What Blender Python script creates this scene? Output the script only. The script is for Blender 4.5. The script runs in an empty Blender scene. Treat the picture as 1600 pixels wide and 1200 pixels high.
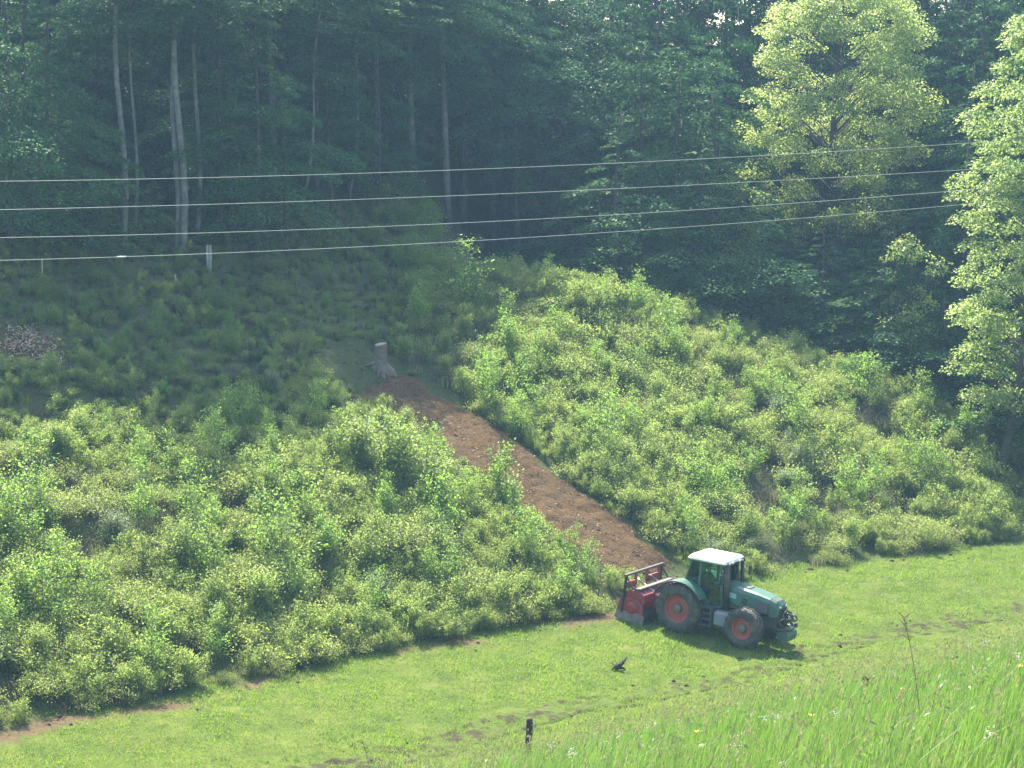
import bpy, math, random
import numpy as np
from mathutils import Vector, Matrix
C = bpy.context
SC = C.scene
COL = SC.collection
R = math.radians
rng = np.random.default_rng(11)
random.seed(5)

# ------------------------------------------------------------------ camera, sky, sun, exposure
CAM_H, PITCH, FPX = 19.0, R(7.0), 3600.0
cam = bpy.data.cameras.new('camera')
cam.sensor_width = 36.0
cam.lens = 36.0 * FPX / 1600.0
cam.clip_start, cam.clip_end = 0.5, 2000
camo = bpy.data.objects.new('camera', cam)
COL.objects.link(camo)
camo.location = (0, 0, CAM_H)
camo.rotation_euler = (R(90) - PITCH, 0, 0)
SC.camera = camo

SUN_EL = R(53)
SUN_DIR = Vector((-0.26, 0.965, 0)).normalized() * math.cos(SUN_EL) + Vector((0, 0, math.sin(SUN_EL)))
w = bpy.data.worlds.new('World'); SC.world = w; w.use_nodes = True
nt = w.node_tree
bg = nt.nodes['Background']
sky = nt.nodes.new('ShaderNodeTexSky'); sky.sky_type = 'NISHITA'; sky.sun_disc = False
sky.sun_elevation = SUN_EL
sky.sun_rotation = math.atan2(SUN_DIR.x, SUN_DIR.y)
sky.air_density = 1.2; sky.dust_density = 1.5
nt.links.new(sky.outputs[0], bg.inputs[0]); bg.inputs[1].default_value = 0.15
sl = bpy.data.lights.new('sun', 'SUN'); sl.energy = 5.0; sl.angle = R(0.55); sl.color = (1.0, 0.92, 0.74)
so = bpy.data.objects.new('sun', sl); COL.objects.link(so)
so.rotation_euler = SUN_DIR.to_track_quat('Z', 'Y').to_euler()
vs = SC.view_settings
vs.view_transform = 'Standard'; vs.look = 'None'; vs.gamma = 1; vs.use_curve_mapping = False
vs.exposure = 1.72
cy = SC.cycles
cy.max_bounces = 7; cy.diffuse_bounces = 4; cy.glossy_bounces = 2; cy.transmission_bounces = 4
cy.transparent_max_bounces = 8; cy.volume_bounces = 1
cy.use_denoising = True
try: cy.denoiser = 'OPENIMAGEDENOISE'
except Exception: pass
cy.sample_clamp_indirect = 4.0
cy.caustics_reflective = False; cy.caustics_refractive = False

# ------------------------------------------------------------------ terrain
NV = np.array([-.541, .841]); SV = np.array([.841, .541])
def vnoise(x, y, seed=0):
    x = np.asarray(x, float); y = np.asarray(y, float)
    xi = np.floor(x); yi = np.floor(y); fx = x - xi; fy = y - yi
    fx = fx*fx*(3-2*fx); fy = fy*fy*(3-2*fy)
    def h(a, b):
        v = np.sin(a*127.1 + b*311.7 + seed*74.7) * 43758.5453
        return v - np.floor(v)
    return (h(xi, yi)*(1-fx) + h(xi+1, yi)*fx)*(1-fy) + (h(xi, yi+1)*(1-fx) + h(xi+1, yi+1)*fx)*fy
def fbm(x, y, seed=0, o=4):
    r = 0; a = .5
    for k in range(o):
        r = r + a*vnoise(x*2**k, y*2**k, seed+k); a *= .5
    return r
def sstep(a, b, x):
    t = np.clip((x-a)/(b-a), 0, 1); return t*t*(3-2*t)
ES = np.array([-40, 10, 24, 30.6, 38.6, 43.8, 48.3, 53, 58.4, 72.2, 85, 140.])
EV = np.array([62, 65, 65.9, 66.7, 68.1, 68.7, 69.0, 70.2, 71.3, 71.2, 71.5, 72.])
def ds(x, y):
    p = x*NV[0] + y*NV[1]; s = x*SV[0] + y*SV[1]
    return p - np.interp(s, ES, EV), s
def crest_y(x): return 112.0 - .02*(x-8)**2
def height(x, y):
    x = np.asarray(x, float); y = np.asarray(y, float)
    d, s = ds(x, y)
    # meadow strip in the valley and hillside above it
    du = np.maximum(d, 0)
    hill = np.where(du < 3, .13*du + .0555*du*du, 0)
    hill = np.where((du >= 3), .89 + .462*(du-3), hill)
    hill = np.where(du > 27, .89 + .462*24 + .34*(np.minimum(du, 60)-27), hill)
    hill = np.minimum(hill, 19.6 - 2.5*np.exp(-np.maximum(hill-14, 0)/3.0))
    valley = np.where(d < 0, np.maximum(.087*np.maximum(d, -8.3) + .02*np.minimum(d+8.3, 0), -3), 0)
    z = hill + valley
    # gully behind the spur
    q = y - crest_y(x)
    t = sstep(-7, 4, x)
    gz = np.maximum(z - .55*np.maximum(q, 0), np.minimum(1.5 + .0*x, z))
    opp = 2.0 + .55*np.maximum(y - 122 + .12*(x-8), 0)
    opp = np.minimum(opp, 19.2)
    gz = np.where(q > 0, np.maximum(gz, np.minimum(opp, 19.2)), z)
    z = z*(1-t) + gz*t
    z = z + .75*np.exp(-((x-3.2)/5.0)**2 - ((y-110.0)/3.5)**2)
    # hillside with the long grass on which the photographer stands
    xs = np.clip(x, -45, 60); yy = np.clip(y, -60, 120)
    zf = CAM_H - 1.78 - .1674*yy - .00256*np.maximum(yy, 0)**2 + .228*xs
    k = .8
    z = np.logaddexp(z/k, np.clip(zf, -60, 40)/k)*k
    # relief
    on_hill = sstep(.2, 3, d)
    z = z + on_hill*(fbm(x*.22, y*.22, 3)-.47)*1.1 + (fbm(x*.9, y*.9, 8)-.47)*(.10+.25*on_hill)
    return np.clip(z, -4, 34)
def hz(x, y): return float(height(x, y))
def ray(u, v):
    a = (u-800)/FPX; b = (600-v)/FPX
    return np.array([a, math.cos(PITCH)+b*math.sin(PITCH), -math.sin(PITCH)+b*math.cos(PITCH)])
def spot(u, v, t0=40.0):
    """point of the ground seen along one direction from the photographer's place"""
    r = ray(u, v); t = np.arange(t0, 240, .1)
    p = np.array([0, 0, CAM_H]) + t[:, None]*r
    below = p[:, 2] < height(p[:, 0], p[:, 1])
    i = int(np.argmax(below)) if below.any() else len(t)-1
    return p[i]

# ------------------------------------------------------------------ helpers
def tag(o, label=None, cat=None, group=None, kind=None):
    if label: o['label'] = label
    if cat: o['category'] = cat
    if group: o['group'] = group
    if kind: o['kind'] = kind
    return o
def empty(name, loc=(0, 0, 0), rz=0.0):
    o = bpy.data.objects.new(name, None); COL.objects.link(o)
    o.location = loc; o.rotation_euler = (0, 0, rz); o.empty_display_size = .3
    return o
def link(name, me, parent=None, loc=(0, 0, 0)):
    o = bpy.data.objects.new(name, me); COL.objects.link(o)
    if parent is not None: o.parent = parent
    o.location = loc
    return o
def copy_tree(o, parent=None):
    c = o.copy(); COL.objects.link(c); c.parent = parent
    for ch in o.children: copy_tree(ch, c)
    return c
def np_mesh(name, V, F, mats, attrs=None, smooth=False, mi=None):
    """V (n,3); F (m,k) with k = 3 or 4"""
    V = np.ascontiguousarray(V, np.float32); F = np.ascontiguousarray(F, np.int32)
    me = bpy.data.meshes.new(name)
    m, k = F.shape
    me.vertices.add(len(V)); me.vertices.foreach_set('co', V.ravel())
    me.loops.add(m*k); me.loops.foreach_set('vertex_index', F.ravel())
    me.polygons.add(m)
    me.polygons.foreach_set('loop_start', np.arange(0, m*k, k, dtype=np.int32))
    me.polygons.foreach_set('loop_total', np.full(m, k, np.int32))
    if smooth: me.polygons.foreach_set('use_smooth', np.ones(m, bool))
    for mm in (mats if isinstance(mats, (list, tuple)) else [mats]): me.materials.append(mm)
    if mi is not None: me.polygons.foreach_set('material_index', np.ascontiguousarray(mi, np.int32))
    me.update(calc_edges=True)
    for an, (dom, val) in (attrs or {}).items():
        a = me.attributes.new(an, 'FLOAT', dom)
        a.data.foreach_set('value', np.ascontiguousarray(val, np.float32))
    me.validate()
    return me
class MB:
    """collects boxes, bars, tubes and lathed shapes into one mesh"""
    def __init__(s): s.v = []; s.f = []; s.sm = []
    def add(s, v, f, smooth=False):
        n = len(s.v); s.v += [tuple(p) for p in v]
        s.f += [tuple(i+n for i in q) for q in f]; s.sm += [smooth]*len(f)
    def box(s, c, size, rot=None, taper=(1, 1), bev=0.0):
        x, y, z = (k/2 for k in size)
        if bev <= 0:
            v = [Vector((a*x*(taper[0] if k > 0 else 1), b*y*(taper[1] if k > 0 else 1), k*z)) for k in (-1, 1) for a, b in ((-1, -1), (1, -1), (1, 1), (-1, 1))]
            f = [(3, 2, 1, 0), (4, 5, 6, 7), (0, 1, 5, 4), (1, 2, 6, 5), (2, 3, 7, 6), (3, 0, 4, 7)]
        else:
            b_ = min(bev, x*.9, y*.9, z*.9)
            prof = [(-z, b_), (-z+b_, 0), (z-b_, 0), (z, b_)]
            v = []; f = []
            for (zz, ins) in prof:
                tx, ty = (taper if zz > 0 else (1, 1))
                X, Y = x*tx-ins, y*ty-ins; q = b_
                for (a, bb) in ((-X+q, -Y), (X-q, -Y), (X, -Y+q), (X, Y-q), (X-q, Y), (-X+q, Y), (-X, Y-q), (-X, -Y+q)):
                    v.append(Vector((a, bb, zz)))
            for r_ in range(3):
                for i in range(8):
                    j = (i+1) % 8
                    f.append((r_*8+i, r_*8+j, r_*8+8+j, r_*8+8+i))
            f.append(tuple(range(7, -1, -1))); f.append(tuple(range(24, 32)))
        if rot is not None: v = [rot @ p for p in v]
        s.add([p+Vector(c) for p in v], f)
        return s
    def hexa(s, pts):
        s.add(pts, [(3, 2, 1, 0), (4, 5, 6, 7), (0, 1, 5, 4), (1, 2, 6, 5), (2, 3, 7, 6), (3, 0, 4, 7)]); return s
    def prism(s, poly, y0, y1):
        """outline in x, z pushed through from y0 to y1"""
        n = len(poly)
        v = [(p[0], y0, p[1]) for p in poly] + [(p[0], y1, p[1]) for p in poly]
        f = [(i, (i+1) % n, n+(i+1) % n, n+i) for i in range(n)]
        f += [tuple(range(n-1, -1, -1)), tuple(range(n, 2*n))]
        s.add(v, f); return s
    def tube(s, pts, rad, n=7, cap=True, smooth=True):
        pts = [Vector(p) for p in pts]
        if not hasattr(rad, '__len__'): rad = [rad]*len(pts)
        v = []; prev = None
        for i, p in enumerate(pts):
            d = (pts[min(i+1, len(pts)-1)] - pts[max(i-1, 0)]).normalized()
            if prev is None:
                prev = d.orthogonal().normalized()
            a = (prev - d*prev.dot(d)).normalized(); prev = a; b = d.cross(a)
            for k in range(n):
                t = 2*math.pi*k/n
                v.append(p + (a*math.cos(t) + b*math.sin(t))*rad[i])
        f = [(i*n+k, i*n+(k+1) % n, (i+1)*n+(k+1) % n, (i+1)*n+k) for i in range(len(pts)-1) for k in range(n)]
        if cap: f += [tuple(range(n-1, -1, -1)), tuple(range((len(pts)-1)*n, len(pts)*n))]
        s.add(v, f, smooth); return s
    def lathe_y(s, prof, c=(0, 0, 0), n=32, smooth=True):
        """prof = [(y, r)] turned round the y axis"""
        v = []
        for (yy, r) in prof:
            for k in range(n):
                t = 2*math.pi*k/n
                v.append((c[0]+r*math.cos(t), c[1]+yy, c[2]+r*math.sin(t)))
        m = len(prof)
        f = [(i*n+k, (i+1)*n+k, (i+1)*n+(k+1) % n, i*n+(k+1) % n) for i in range(m-1) for k in range(n)]
        s.add(v, f, smooth)
        if prof[0][1] > 1e-4 and prof[0][1] < .2: s.f.append(tuple(len(s.v)-m*n+k for k in range(n))); s.sm.append(False)
        if prof[-1][1] > 1e-4 and prof[-1][1] < .2: s.f.append(tuple(len(s.v)-1-k for k in range(n))); s.sm.append(False)
        return s
    def mesh(s, name, mat):
        me = bpy.data.meshes.new(name); me.from_pydata([tuple(p) for p in s.v], [], s.f)
        me.materials.append(mat)
        me.polygons.foreach_set('use_smooth', np.array(s.sm, bool)); me.update()
        return me
    def build(s, name, mat, parent=None, loc=(0, 0, 0)): return link(name, s.mesh(name, mat), parent, loc)

# ------------------------------------------------------------------ materials
def new_mat(name):
    m = bpy.data.materials.new(name); m.use_nodes = True
    t = m.node_tree; b = t.nodes['Principled BSDF']
    return m, t, b
def N(t, kind, **kw):
    n = t.nodes.new(kind)
    for k, v in kw.items(): setattr(n, k, v)
    return n
def noise(t, scale, detail=4, rough=.6, obj=True):
    tc = N(t, 'ShaderNodeTexCoord'); n = N(t, 'ShaderNodeTexNoise')
    n.inputs['Scale'].default_value = scale; n.inputs['Detail'].default_value = detail; n.inputs['Roughness'].default_value = rough
    t.links.new(tc.outputs['Object' if obj else 'Generated'], n.inputs['Vector']); return n
def ramp(t, src, stops):
    r = N(t, 'ShaderNodeValToRGB'); e = r.color_ramp.elements
    while len(e) < len(stops): e.new(.5)
    for i, (p, c) in enumerate(stops): e[i].position = p; e[i].color = (*c, 1)
    t.links.new(src, r.inputs[0]); return r
def mix(t, fac, a, b, mode='MIX'):
    m = N(t, 'ShaderNodeMix', data_type='RGBA', blend_type=mode)
    for sock, v in ((m.inputs[0], fac), (m.inputs[6], a), (m.inputs[7], b)):
        if hasattr(v, 'is_output'): t.links.new(v, sock)
        else: sock.default_value = v if not isinstance(v, tuple) else (*v, 1)
    return m.outputs[2]
def plain(name, col, rough=.5, metal=0.0, var=.25, scale=6, dirt=None, coat=0.0, spec=.5, bump=0.0):
    m, t, b = new_mat(name)
    n = noise(t, scale, 5)
    c1 = tuple(c*(1-var) for c in col); c2 = tuple(min(1, c*(1+var)) for c in col)
    r = ramp(t, n.outputs[0], [(.3, c1), (.7, c2)])
    out = r.outputs[0]
    if dirt:
        n2 = noise(t, scale*.6, 7, .7)
        r2 = ramp(t, n2.outputs[0], [(.46, (0, 0, 0)), (.66, (1, 1, 1))])
        out = mix(t, r2.outputs[0], out, dirt)
    t.links.new(out, b.inputs['Base Color'])
    b.inputs['Roughness'].default_value = rough; b.inputs['Metallic'].default_value = metal
    b.inputs['Coat Weight'].default_value = coat; b.inputs['Specular IOR Level'].default_value = spec
    if bump:
        bp = N(t, 'ShaderNodeBump'); bp.inputs['Strength'].default_value = bump
        t.links.new(n.outputs[0], bp.inputs['Height']); t.links.new(bp.outputs[0], b.inputs['Normal'])
    return m
def leaf_mat(name, dark, light, trans, fac=.45, gloss=.35, objvar=.5):
    """colour runs dark-light by leaf and by plant; part of the light passes through the leaf"""
    m, t, b = new_mat(name)
    at = N(t, 'ShaderNodeAttribute', attribute_name='lv')
    oi = N(t, 'ShaderNodeObjectInfo')
    ad = N(t, 'ShaderNodeMath', operation='MULTIPLY_ADD')
    t.links.new(oi.outputs['Random'], ad.inputs[0]); ad.inputs[1].default_value = objvar
    t.links.new(at.outputs['Fac'], ad.inputs[2])
    sb = N(t, 'ShaderNodeMath', operation='SUBTRACT', use_clamp=True); t.links.new(ad.outputs[0], sb.inputs[0]); sb.inputs[1].default_value = objvar*.5
    c = mix(t, sb.outputs[0], dark, light)
    t.links.new(c, b.inputs['Base Color'])
    b.inputs['Roughness'].default_value = .48; b.inputs['Specular IOR Level'].default_value = gloss
    tr = N(t, 'ShaderNodeBsdfTranslucent')
    tc = mix(t, sb.outputs[0], tuple(k*.84 for k in trans), tuple(min(1, k*1.16) for k in trans)); t.links.new(tc, tr.inputs[0])
    ms = N(t, 'ShaderNodeMixShader'); ms.inputs[0].default_value = fac
    t.links.new(b.outputs[0], ms.inputs[1]); t.links.new(tr.outputs[0], ms.inputs[2])
    t.links.new(ms.outputs[0], t.nodes['Material Output'].inputs[0])
    return m
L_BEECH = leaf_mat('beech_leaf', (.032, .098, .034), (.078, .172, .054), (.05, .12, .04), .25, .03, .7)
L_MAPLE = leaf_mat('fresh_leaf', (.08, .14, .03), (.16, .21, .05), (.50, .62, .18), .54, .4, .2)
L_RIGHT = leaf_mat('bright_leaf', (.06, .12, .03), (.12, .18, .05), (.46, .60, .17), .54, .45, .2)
L_BRAMBLE = leaf_mat('bramble_leaf', (.075, .112, .022), (.170, .210, .062), (.47, .58, .14), .48, .4, .9)
L_SHRUB = leaf_mat('shrub_leaf', (.068, .118, .022), (.155, .21, .055), (.44, .58, .13), .48, .4, .8)
L_SAP = leaf_mat('sapling_leaf', (.050, .12, .022), (.10, .20, .04), (.36, .58, .10), .52, .4, .6)
L_GREY = leaf_mat('grey_leaf', (.06, .10, .045), (.13, .17, .09), (.34, .44, .2), .46, .45, .5)
L_GRASS = leaf_mat('grass_blade', (.044, .104, .017), (.102, .172, .034), (.18, .33, .055), .44, .45, .0)
L_LAWN = leaf_mat('meadow_blade', (.045, .105, .012), (.135, .205, .026), (.27, .43, .04), .44, .3, .0)
L_DRY = leaf_mat('dry_blade', (.15, .15, .06), (.34, .33, .17), (.28, .28, .13), .35, .3, .4)
L_FERN = leaf_mat('nettle_leaf', (.026, .062, .020), (.060, .115, .034), (.15, .25, .05), .42, .4, .6)
L_LITTER = leaf_mat('dead_leaf', (.055, .035, .020), (.16, .105, .065), (.12, .08, .04), .2, .3, .3)
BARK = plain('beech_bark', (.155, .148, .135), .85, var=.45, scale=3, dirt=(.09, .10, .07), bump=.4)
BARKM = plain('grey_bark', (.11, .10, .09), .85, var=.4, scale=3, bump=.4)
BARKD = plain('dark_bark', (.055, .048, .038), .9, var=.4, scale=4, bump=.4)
TWIG = plain('twig_bark', (.12, .085, .06), .85, var=.3, scale=8)
WOODG = plain('weathered_wood', (.30, .28, .25), .85, var=.3, scale=9, bump=.3)
WOODD = plain('dark_post_wood', (.035, .03, .025), .85, var=.3, scale=9, bump=.3)
STUMPW = plain('stump_wood', (.13, .092, .066), .85, var=.45, scale=5, dirt=(.13, .11, .08), bump=.5)
CUTW = plain('cut_wood', (.28, .225, .16), .8, var=.25, scale=14)

# ------------------------------------------------------------------ ground sheet
def axis(segs):
    a = []
    for (p, q, st) in segs: a += list(np.arange(p, q, st))
    return np.array(a + [segs[-1][1]])
gx = axis([(-250, -60, 10), (-60, -28, 1.5), (-28, 30, .28), (30, 60, 1.5), (60, 250, 10)])
gy = axis([(-120, 0, 8), (0, 6, 1), (6, 40, .6), (40, 62, .8), (62, 122, .28), (122, 150, 1.0), (150, 300, 10)])
X, Y = np.meshgrid(gx, gy)
Z = height(X, Y)
nx, ny = len(gx), len(gy)
D, S = ds(X, Y)
idx = np.arange(nx*ny).reshape(ny, nx)
F = np.stack([idx[:-1, :-1], idx[:-1, 1:], idx[1:, 1:], idx[1:, :-1]], -1).reshape(-1, 4)
lawn = 1 - sstep(-.6, .5, D + (fbm(X*.8, Y*.8, 21)-.47)*2.2)
def foot_soil(x, y, d, s):
    return np.exp(-((d+.45+.3*np.sin(s*.9))/.6)**2) * sstep(.40, .54, fbm(x*.35, y*.35, 31) + .12*np.exp(-((s-30)/7)**2)) * (1-sstep(50, 56, s))
edge = foot_soil(X, Y, D, S)
soil = np.clip(edge*1.1, 0, 1)
pp = spot(40, 535)
soil = np.maximum(soil, 1.0*np.exp(-(((X-pp[0])/1.3)**2 + ((Y-pp[1])/1.6)**2)))
litter = sstep(15, 24, D + (fbm(X*.4, Y*.4, 41)-.47)*8)
G = bpy.data.materials.new('ground_cover'); G.use_nodes = True
t = G.node_tree; b = t.nodes['Principled BSDF']
n1 = noise(t, .9, 8, .65); n2 = noise(t, 6, 8, .7); n3 = noise(t, .16, 4)
lawn_c = ramp(t, n1.outputs[0], [(.34, (.050, .080, .011)), (.5, (.085, .125, .017)), (.66, (.125, .155, .026))])
lawn_c2 = mix(t, ramp(t, n2.outputs[0], [(.5, (0, 0, 0)), (.75, (1, 1, 1))]).outputs[0], lawn_c.outputs[0], (.10, .085, .04))
n4 = noise(t, .42, 6, .7)
lawn_c2 = mix(t, ramp(t, n4.outputs[0], [(.54, (0, 0, 0)), (.76, (.4, .4, .4))]).outputs[0], lawn_c2, (.145, .125, .045))
hill_c = ramp(t, n2.outputs[0], [(.32, (.030, .045, .014)), (.52, (.055, .075, .022)), (.68, (.085, .075, .04))])
lit_c = ramp(t, n2.outputs[0], [(.30, (.045, .065, .020)), (.46, (.065, .095, .028)), (.56, (.115, .088, .05)), (.70, (.070, .105, .030))])
soil_c = ramp(t, n2.outputs[0], [(.3, (.060, .040, .020)), (.6, (.125, .085, .045))])
def A(nm):
    a = N(t, 'ShaderNodeAttribute', attribute_name=nm); return a.outputs['Fac']
c = mix(t, A('litter'), hill_c.outputs[0], lit_c.outputs[0])
c = mix(t, A('lawn'), c, lawn_c2)
c = mix(t, A('soil'), c, soil_c.outputs[0])
t.links.new(c, b.inputs['Base Color']); b.inputs['Roughness'].default_value = .95; b.inputs['Specular IOR Level'].default_value = .15
bp = N(t, 'ShaderNodeBump'); bp.inputs['Strength'].default_value = .8; bp.inputs['Distance'].default_value = .08
t.links.new(n2.outputs[0], bp.inputs['Height']); t.links.new(bp.outputs[0], b.inputs['Normal'])
gme = np_mesh('ground', np.stack([X, Y, Z], -1).reshape(-1, 3), F, G,
              {'lawn': ('POINT', lawn.ravel()), 'soil': ('POINT', soil.ravel()), 'litter': ('POINT', litter.ravel())}, smooth=True)
tag(link('ground', gme), kind='structure')

# mulched brown strip up the slope
SOIL = bpy.data.materials.new('mulched_soil'); SOIL.use_nodes = True
t = SOIL.node_tree; b = t.nodes['Principled BSDF']
n1 = noise(t, 1.1, 6, .6); n2 = noise(t, 11, 8, .75)
c1 = ramp(t, n2.outputs[0], [(.28, (.052, .030, .013)), (.5, (.122, .071, .031)), (.68, (.185, .118, .058))])
c2 = mix(t, ramp(t, n1.outputs[0], [(.42, (0, 0, 0)), (.7, (1, 1, 1))]).outputs[0], c1.outputs[0], (.125, .085, .046))
t.links.new(c2, b.inputs['Base Color']); b.inputs['Roughness'].default_value = .95; b.inputs['Specular IOR Level'].default_value = .1
bp = N(t, 'ShaderNodeBump'); bp.inputs['Strength'].default_value = 1.0; bp.inputs['Distance'].default_value = .14
t.links.new(n2.outputs[0], bp.inputs['Height']); t.links.new(bp.outputs[0], b.inputs['Normal'])
STRIP = np.array([spot(*q)[:2] for q in ((582, 588), (655, 634), (752, 698), (822, 757), (892, 806), (965, 860), (1030, 905))])
def poly_dist(x, y, P):
    best = np.full(np.shape(x), 1e9); 
    for a, b_ in zip(P[:-1], P[1:]):
        ab = b_-a; tt = np.clip(((x-a[0])*ab[0] + (y-a[1])*ab[1])/(ab@ab), 0, 1)
        best = np.minimum(best, np.hypot(x-a[0]-tt*ab[0], y-a[1]-tt*ab[1]))
    return best
def ribbon(P, hw, n, m, lift, amp, seed, fs=2.2, dip=.12, wob=.5):
    cum = np.r_[0, np.cumsum(np.hypot(*np.diff(P, axis=0).T))]
    sp = np.linspace(0, cum[-1], n)
    cx = np.interp(sp, cum, P[:, 0]); cyy = np.interp(sp, cum, P[:, 1])
    ker = np.ones(9)/9
    cx[4:-4] = np.convolve(cx, ker, 'valid'); cyy[4:-4] = np.convolve(cyy, ker, 'valid')
    tx = np.gradient(cx); ty = np.gradient(cyy); l = np.hypot(tx, ty); px, py = -ty/l, tx/l
    tt = np.linspace(-1, 1, m)
    HW = hw + wob*(fbm(sp[:, None]*.5 + (tt[None] > 0)*50, seed+0*sp[:, None], seed)-.47)*2
    endt = np.minimum(1, np.minimum(sp, sp[-1]-sp)/.8)[:, None]
    XX = cx[:, None] + px[:, None]*tt*HW; YY = cyy[:, None] + py[:, None]*tt*HW
    ed = sstep(1, .82, np.abs(tt))[None]*endt
    ZZ = height(XX, YY) + lift*ed - dip*(1-ed) + amp*(fbm(XX*fs, YY*fs, seed+5, 5)-.45)*(.3+.7*ed)
    ii = np.arange(n*m).reshape(n, m)
    FF = np.stack([ii[:-1, :-1], ii[1:, :-1], ii[1:, 1:], ii[:-1, 1:]], -1).reshape(-1, 4)
    return np.stack([XX, YY, ZZ], -1).reshape(-1, 3), FF
V, F = ribbon(STRIP, 2.1, 190, 52, .08, .17, 61, fs=3.2, wob=.9)
tag(link('mulched_path', np_mesh('mulched_path', V, F, SOIL, smooth=True)), kind='structure')

# rutted track along the lower side of the meadow
RUT = bpy.data.materials.new('rutted_turf'); RUT.use_nodes = True
t = RUT.node_tree; b = t.nodes['Principled BSDF']
n1 = noise(t, 2.2, 6, .65); n2 = noise(t, 9, 6, .7)
c1 = ramp(t, n2.outputs[0], [(.35, (.025, .020, .012)), (.6, (.06, .050, .025))])
c2 = mix(t, ramp(t, n1.outputs[0], [(.42, (0, 0, 0)), (.53, (1, 1, 1))]).outputs[0], c1.outputs[0], (.075, .105, .020))
t.links.new(c2, b.inputs['Base Color']); b.inputs['Roughness'].default_value = .95; b.inputs['Specular IOR Level'].default_value = .1
TRACK = np.array([SV*s + NV*(np.interp(s, ES, EV)-8.0 + .25*math.sin(s*.5)) for s in np.arange(14, 86, 2.0)])
V, F = ribbon(TRACK, .8, 620, 18, .015, .30, 71, fs=2.6, dip=.12, wob=.45)
tag(link('rutted_track', np_mesh('rutted_track', V, F, RUT, smooth=True)), kind='structure')

# ------------------------------------------------------------------ leaf clouds
def leaf_geo(P, Dr, Nm, ln, wd):
    """one diamond-shaped leaf per point"""
    Dr = Dr/np.linalg.norm(Dr, axis=1, keepdims=True)
    sd = np.cross(Dr, Nm); sd /= (np.linalg.norm(sd, axis=1, keepdims=True)+1e-9)
    up = np.cross(sd, Dr)
    ln = np.broadcast_to(np.asarray(ln, float), (len(P),))[:, None]; wd = np.broadcast_to(np.asarray(wd, float), (len(P),))[:, None]
    a = P - Dr*ln*.5; c_ = P + Dr*ln*.5 - up*ln*.08
    m = P + Dr*ln*.02 - up*0
    b_ = m + sd*wd*.5 + up*wd*.12; d_ = m - sd*wd*.5 + up*wd*.12
    V = np.stack([a, b_, c_, d_], 1).reshape(-1, 3)
    F = np.arange(len(P)*4).reshape(-1, 4)
    return V, F
def leaves(name, P, Dr, Nm, ln, wd, mat, lv):
    V, F = leaf_geo(P, Dr, Nm, ln, wd)
    return np_mesh(name, V, F, mat, {'lv': ('FACE', np.clip(lv, 0, 1))})
def rnd3(n): 
    v = rng.normal(size=(n, 3)); return v/np.linalg.norm(v, axis=1, keepdims=True)

def spray_tree(name, H, z0, rad, nb, lpb, leaf, mat, bark, r0=.13, prof='under', droop=.22, lean=0.0, rise=.25, ragged=.3, limbs=True):
    """trunk with limbs; every limb carries a flat layered spray of leaves"""
    P = []; Dr = []; Nm = []; LV = []; mb = MB()
    nseg = 9
    lx = rng.normal()*.25; ly = rng.normal()*.25
    def axis_pt(z):
        k = z/H
        return np.array([lean*z + lx*math.sin(k*3.0), ly*math.sin(k*2.4+.5)-ly*math.sin(.5), z])
    pts = [axis_pt(H*k/nseg) for k in range(nseg+1)]
    mb.tube([tuple(p-np.array([0, 0, .25 if i == 0 else 0])) for i, p in enumerate(pts)], [r0*(1.25 if k == 0 else 1)*(1-.92*k/nseg)+.012 for k in range(nseg+1)], 8)
    for i in range(nb):
        f = (i+rng.random())/nb
        z = z0 + (H-z0)*f
        az = i*2.399 + rng.normal()*.4
        if prof == 'under': rr = rad*(.50+.5*math.sin(math.pi*min(1, f*1.25+.12)))*(1-.82*f**2.0)
        elif prof == 'round': rr = rad*(math.sqrt(max(.04, 1-(2*f-1)**2))*.9+.12)
        else: rr = rad*(1-.9*f)+.12
        rr *= 1 + ragged*rng.normal()
        rr = max(.25, rr)
        o = np.array([math.cos(az), math.sin(az), 0]); s_ = np.array([-o[1], o[0], 0])
        base = axis_pt(z); n = max(8, int(lpb*(rr/rad)**1.15))
        tt = .18 + .82*np.sqrt(rng.random(n)); uu = rng.normal(size=n)*.42
        wd = .40*rr*(1.08-tt)**.5*(.4+tt)
        rs = rise*(1 + .5*rng.normal()); dp = droop*(1+.4*rng.normal())
        zz = rr*(rs*tt - (dp+rs*.75)*tt*tt)
        # leaves gather along side twigs
        uu = np.sign(uu)*np.abs(uu)**.8
        q = base + o*(tt*rr)[:, None] + s_*(uu*wd*1.25)[:, None]
        q[:, 2] += zz - np.abs(uu)*.10*rr + rng.normal(size=n)*.035*(1+.35*rr)
        P.append(q); Dr.append(o + s_*np.clip(uu, -1, 1)[:, None]*.9 + rng.normal(size=(n, 3))*.35 + np.array([0, 0, -.25]))
        nn = rng.normal(size=(n, 3))*.55 + np.array([0, 0, 1.0]); Nm.append(nn)
        LV.append(np.clip(.45 + .25*rng.normal() + .22*rng.normal(size=n), 0, 1))
        if limbs:
            e = [base + o*rr*k + np.array([0, 0, rr*(rs*k-(dp+rs*.75)*k*k)]) for k in (0, .4, .85)]
            mb.tube([tuple(x) for x in e], [max(.012, r0*.28*(1-f*.6)), max(.009, r0*.16*(1-f*.6)), .006], 4, cap=False)
    P = np.concatenate(P); n = len(P)
    sz = leaf*(.7+.6*rng.random(n))
    crown = leaves('crown', P, np.concatenate(Dr), np.concatenate(Nm), sz, sz*.66, mat, np.concatenate(LV))
    return mb.mesh('trunk', bark), crown

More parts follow.
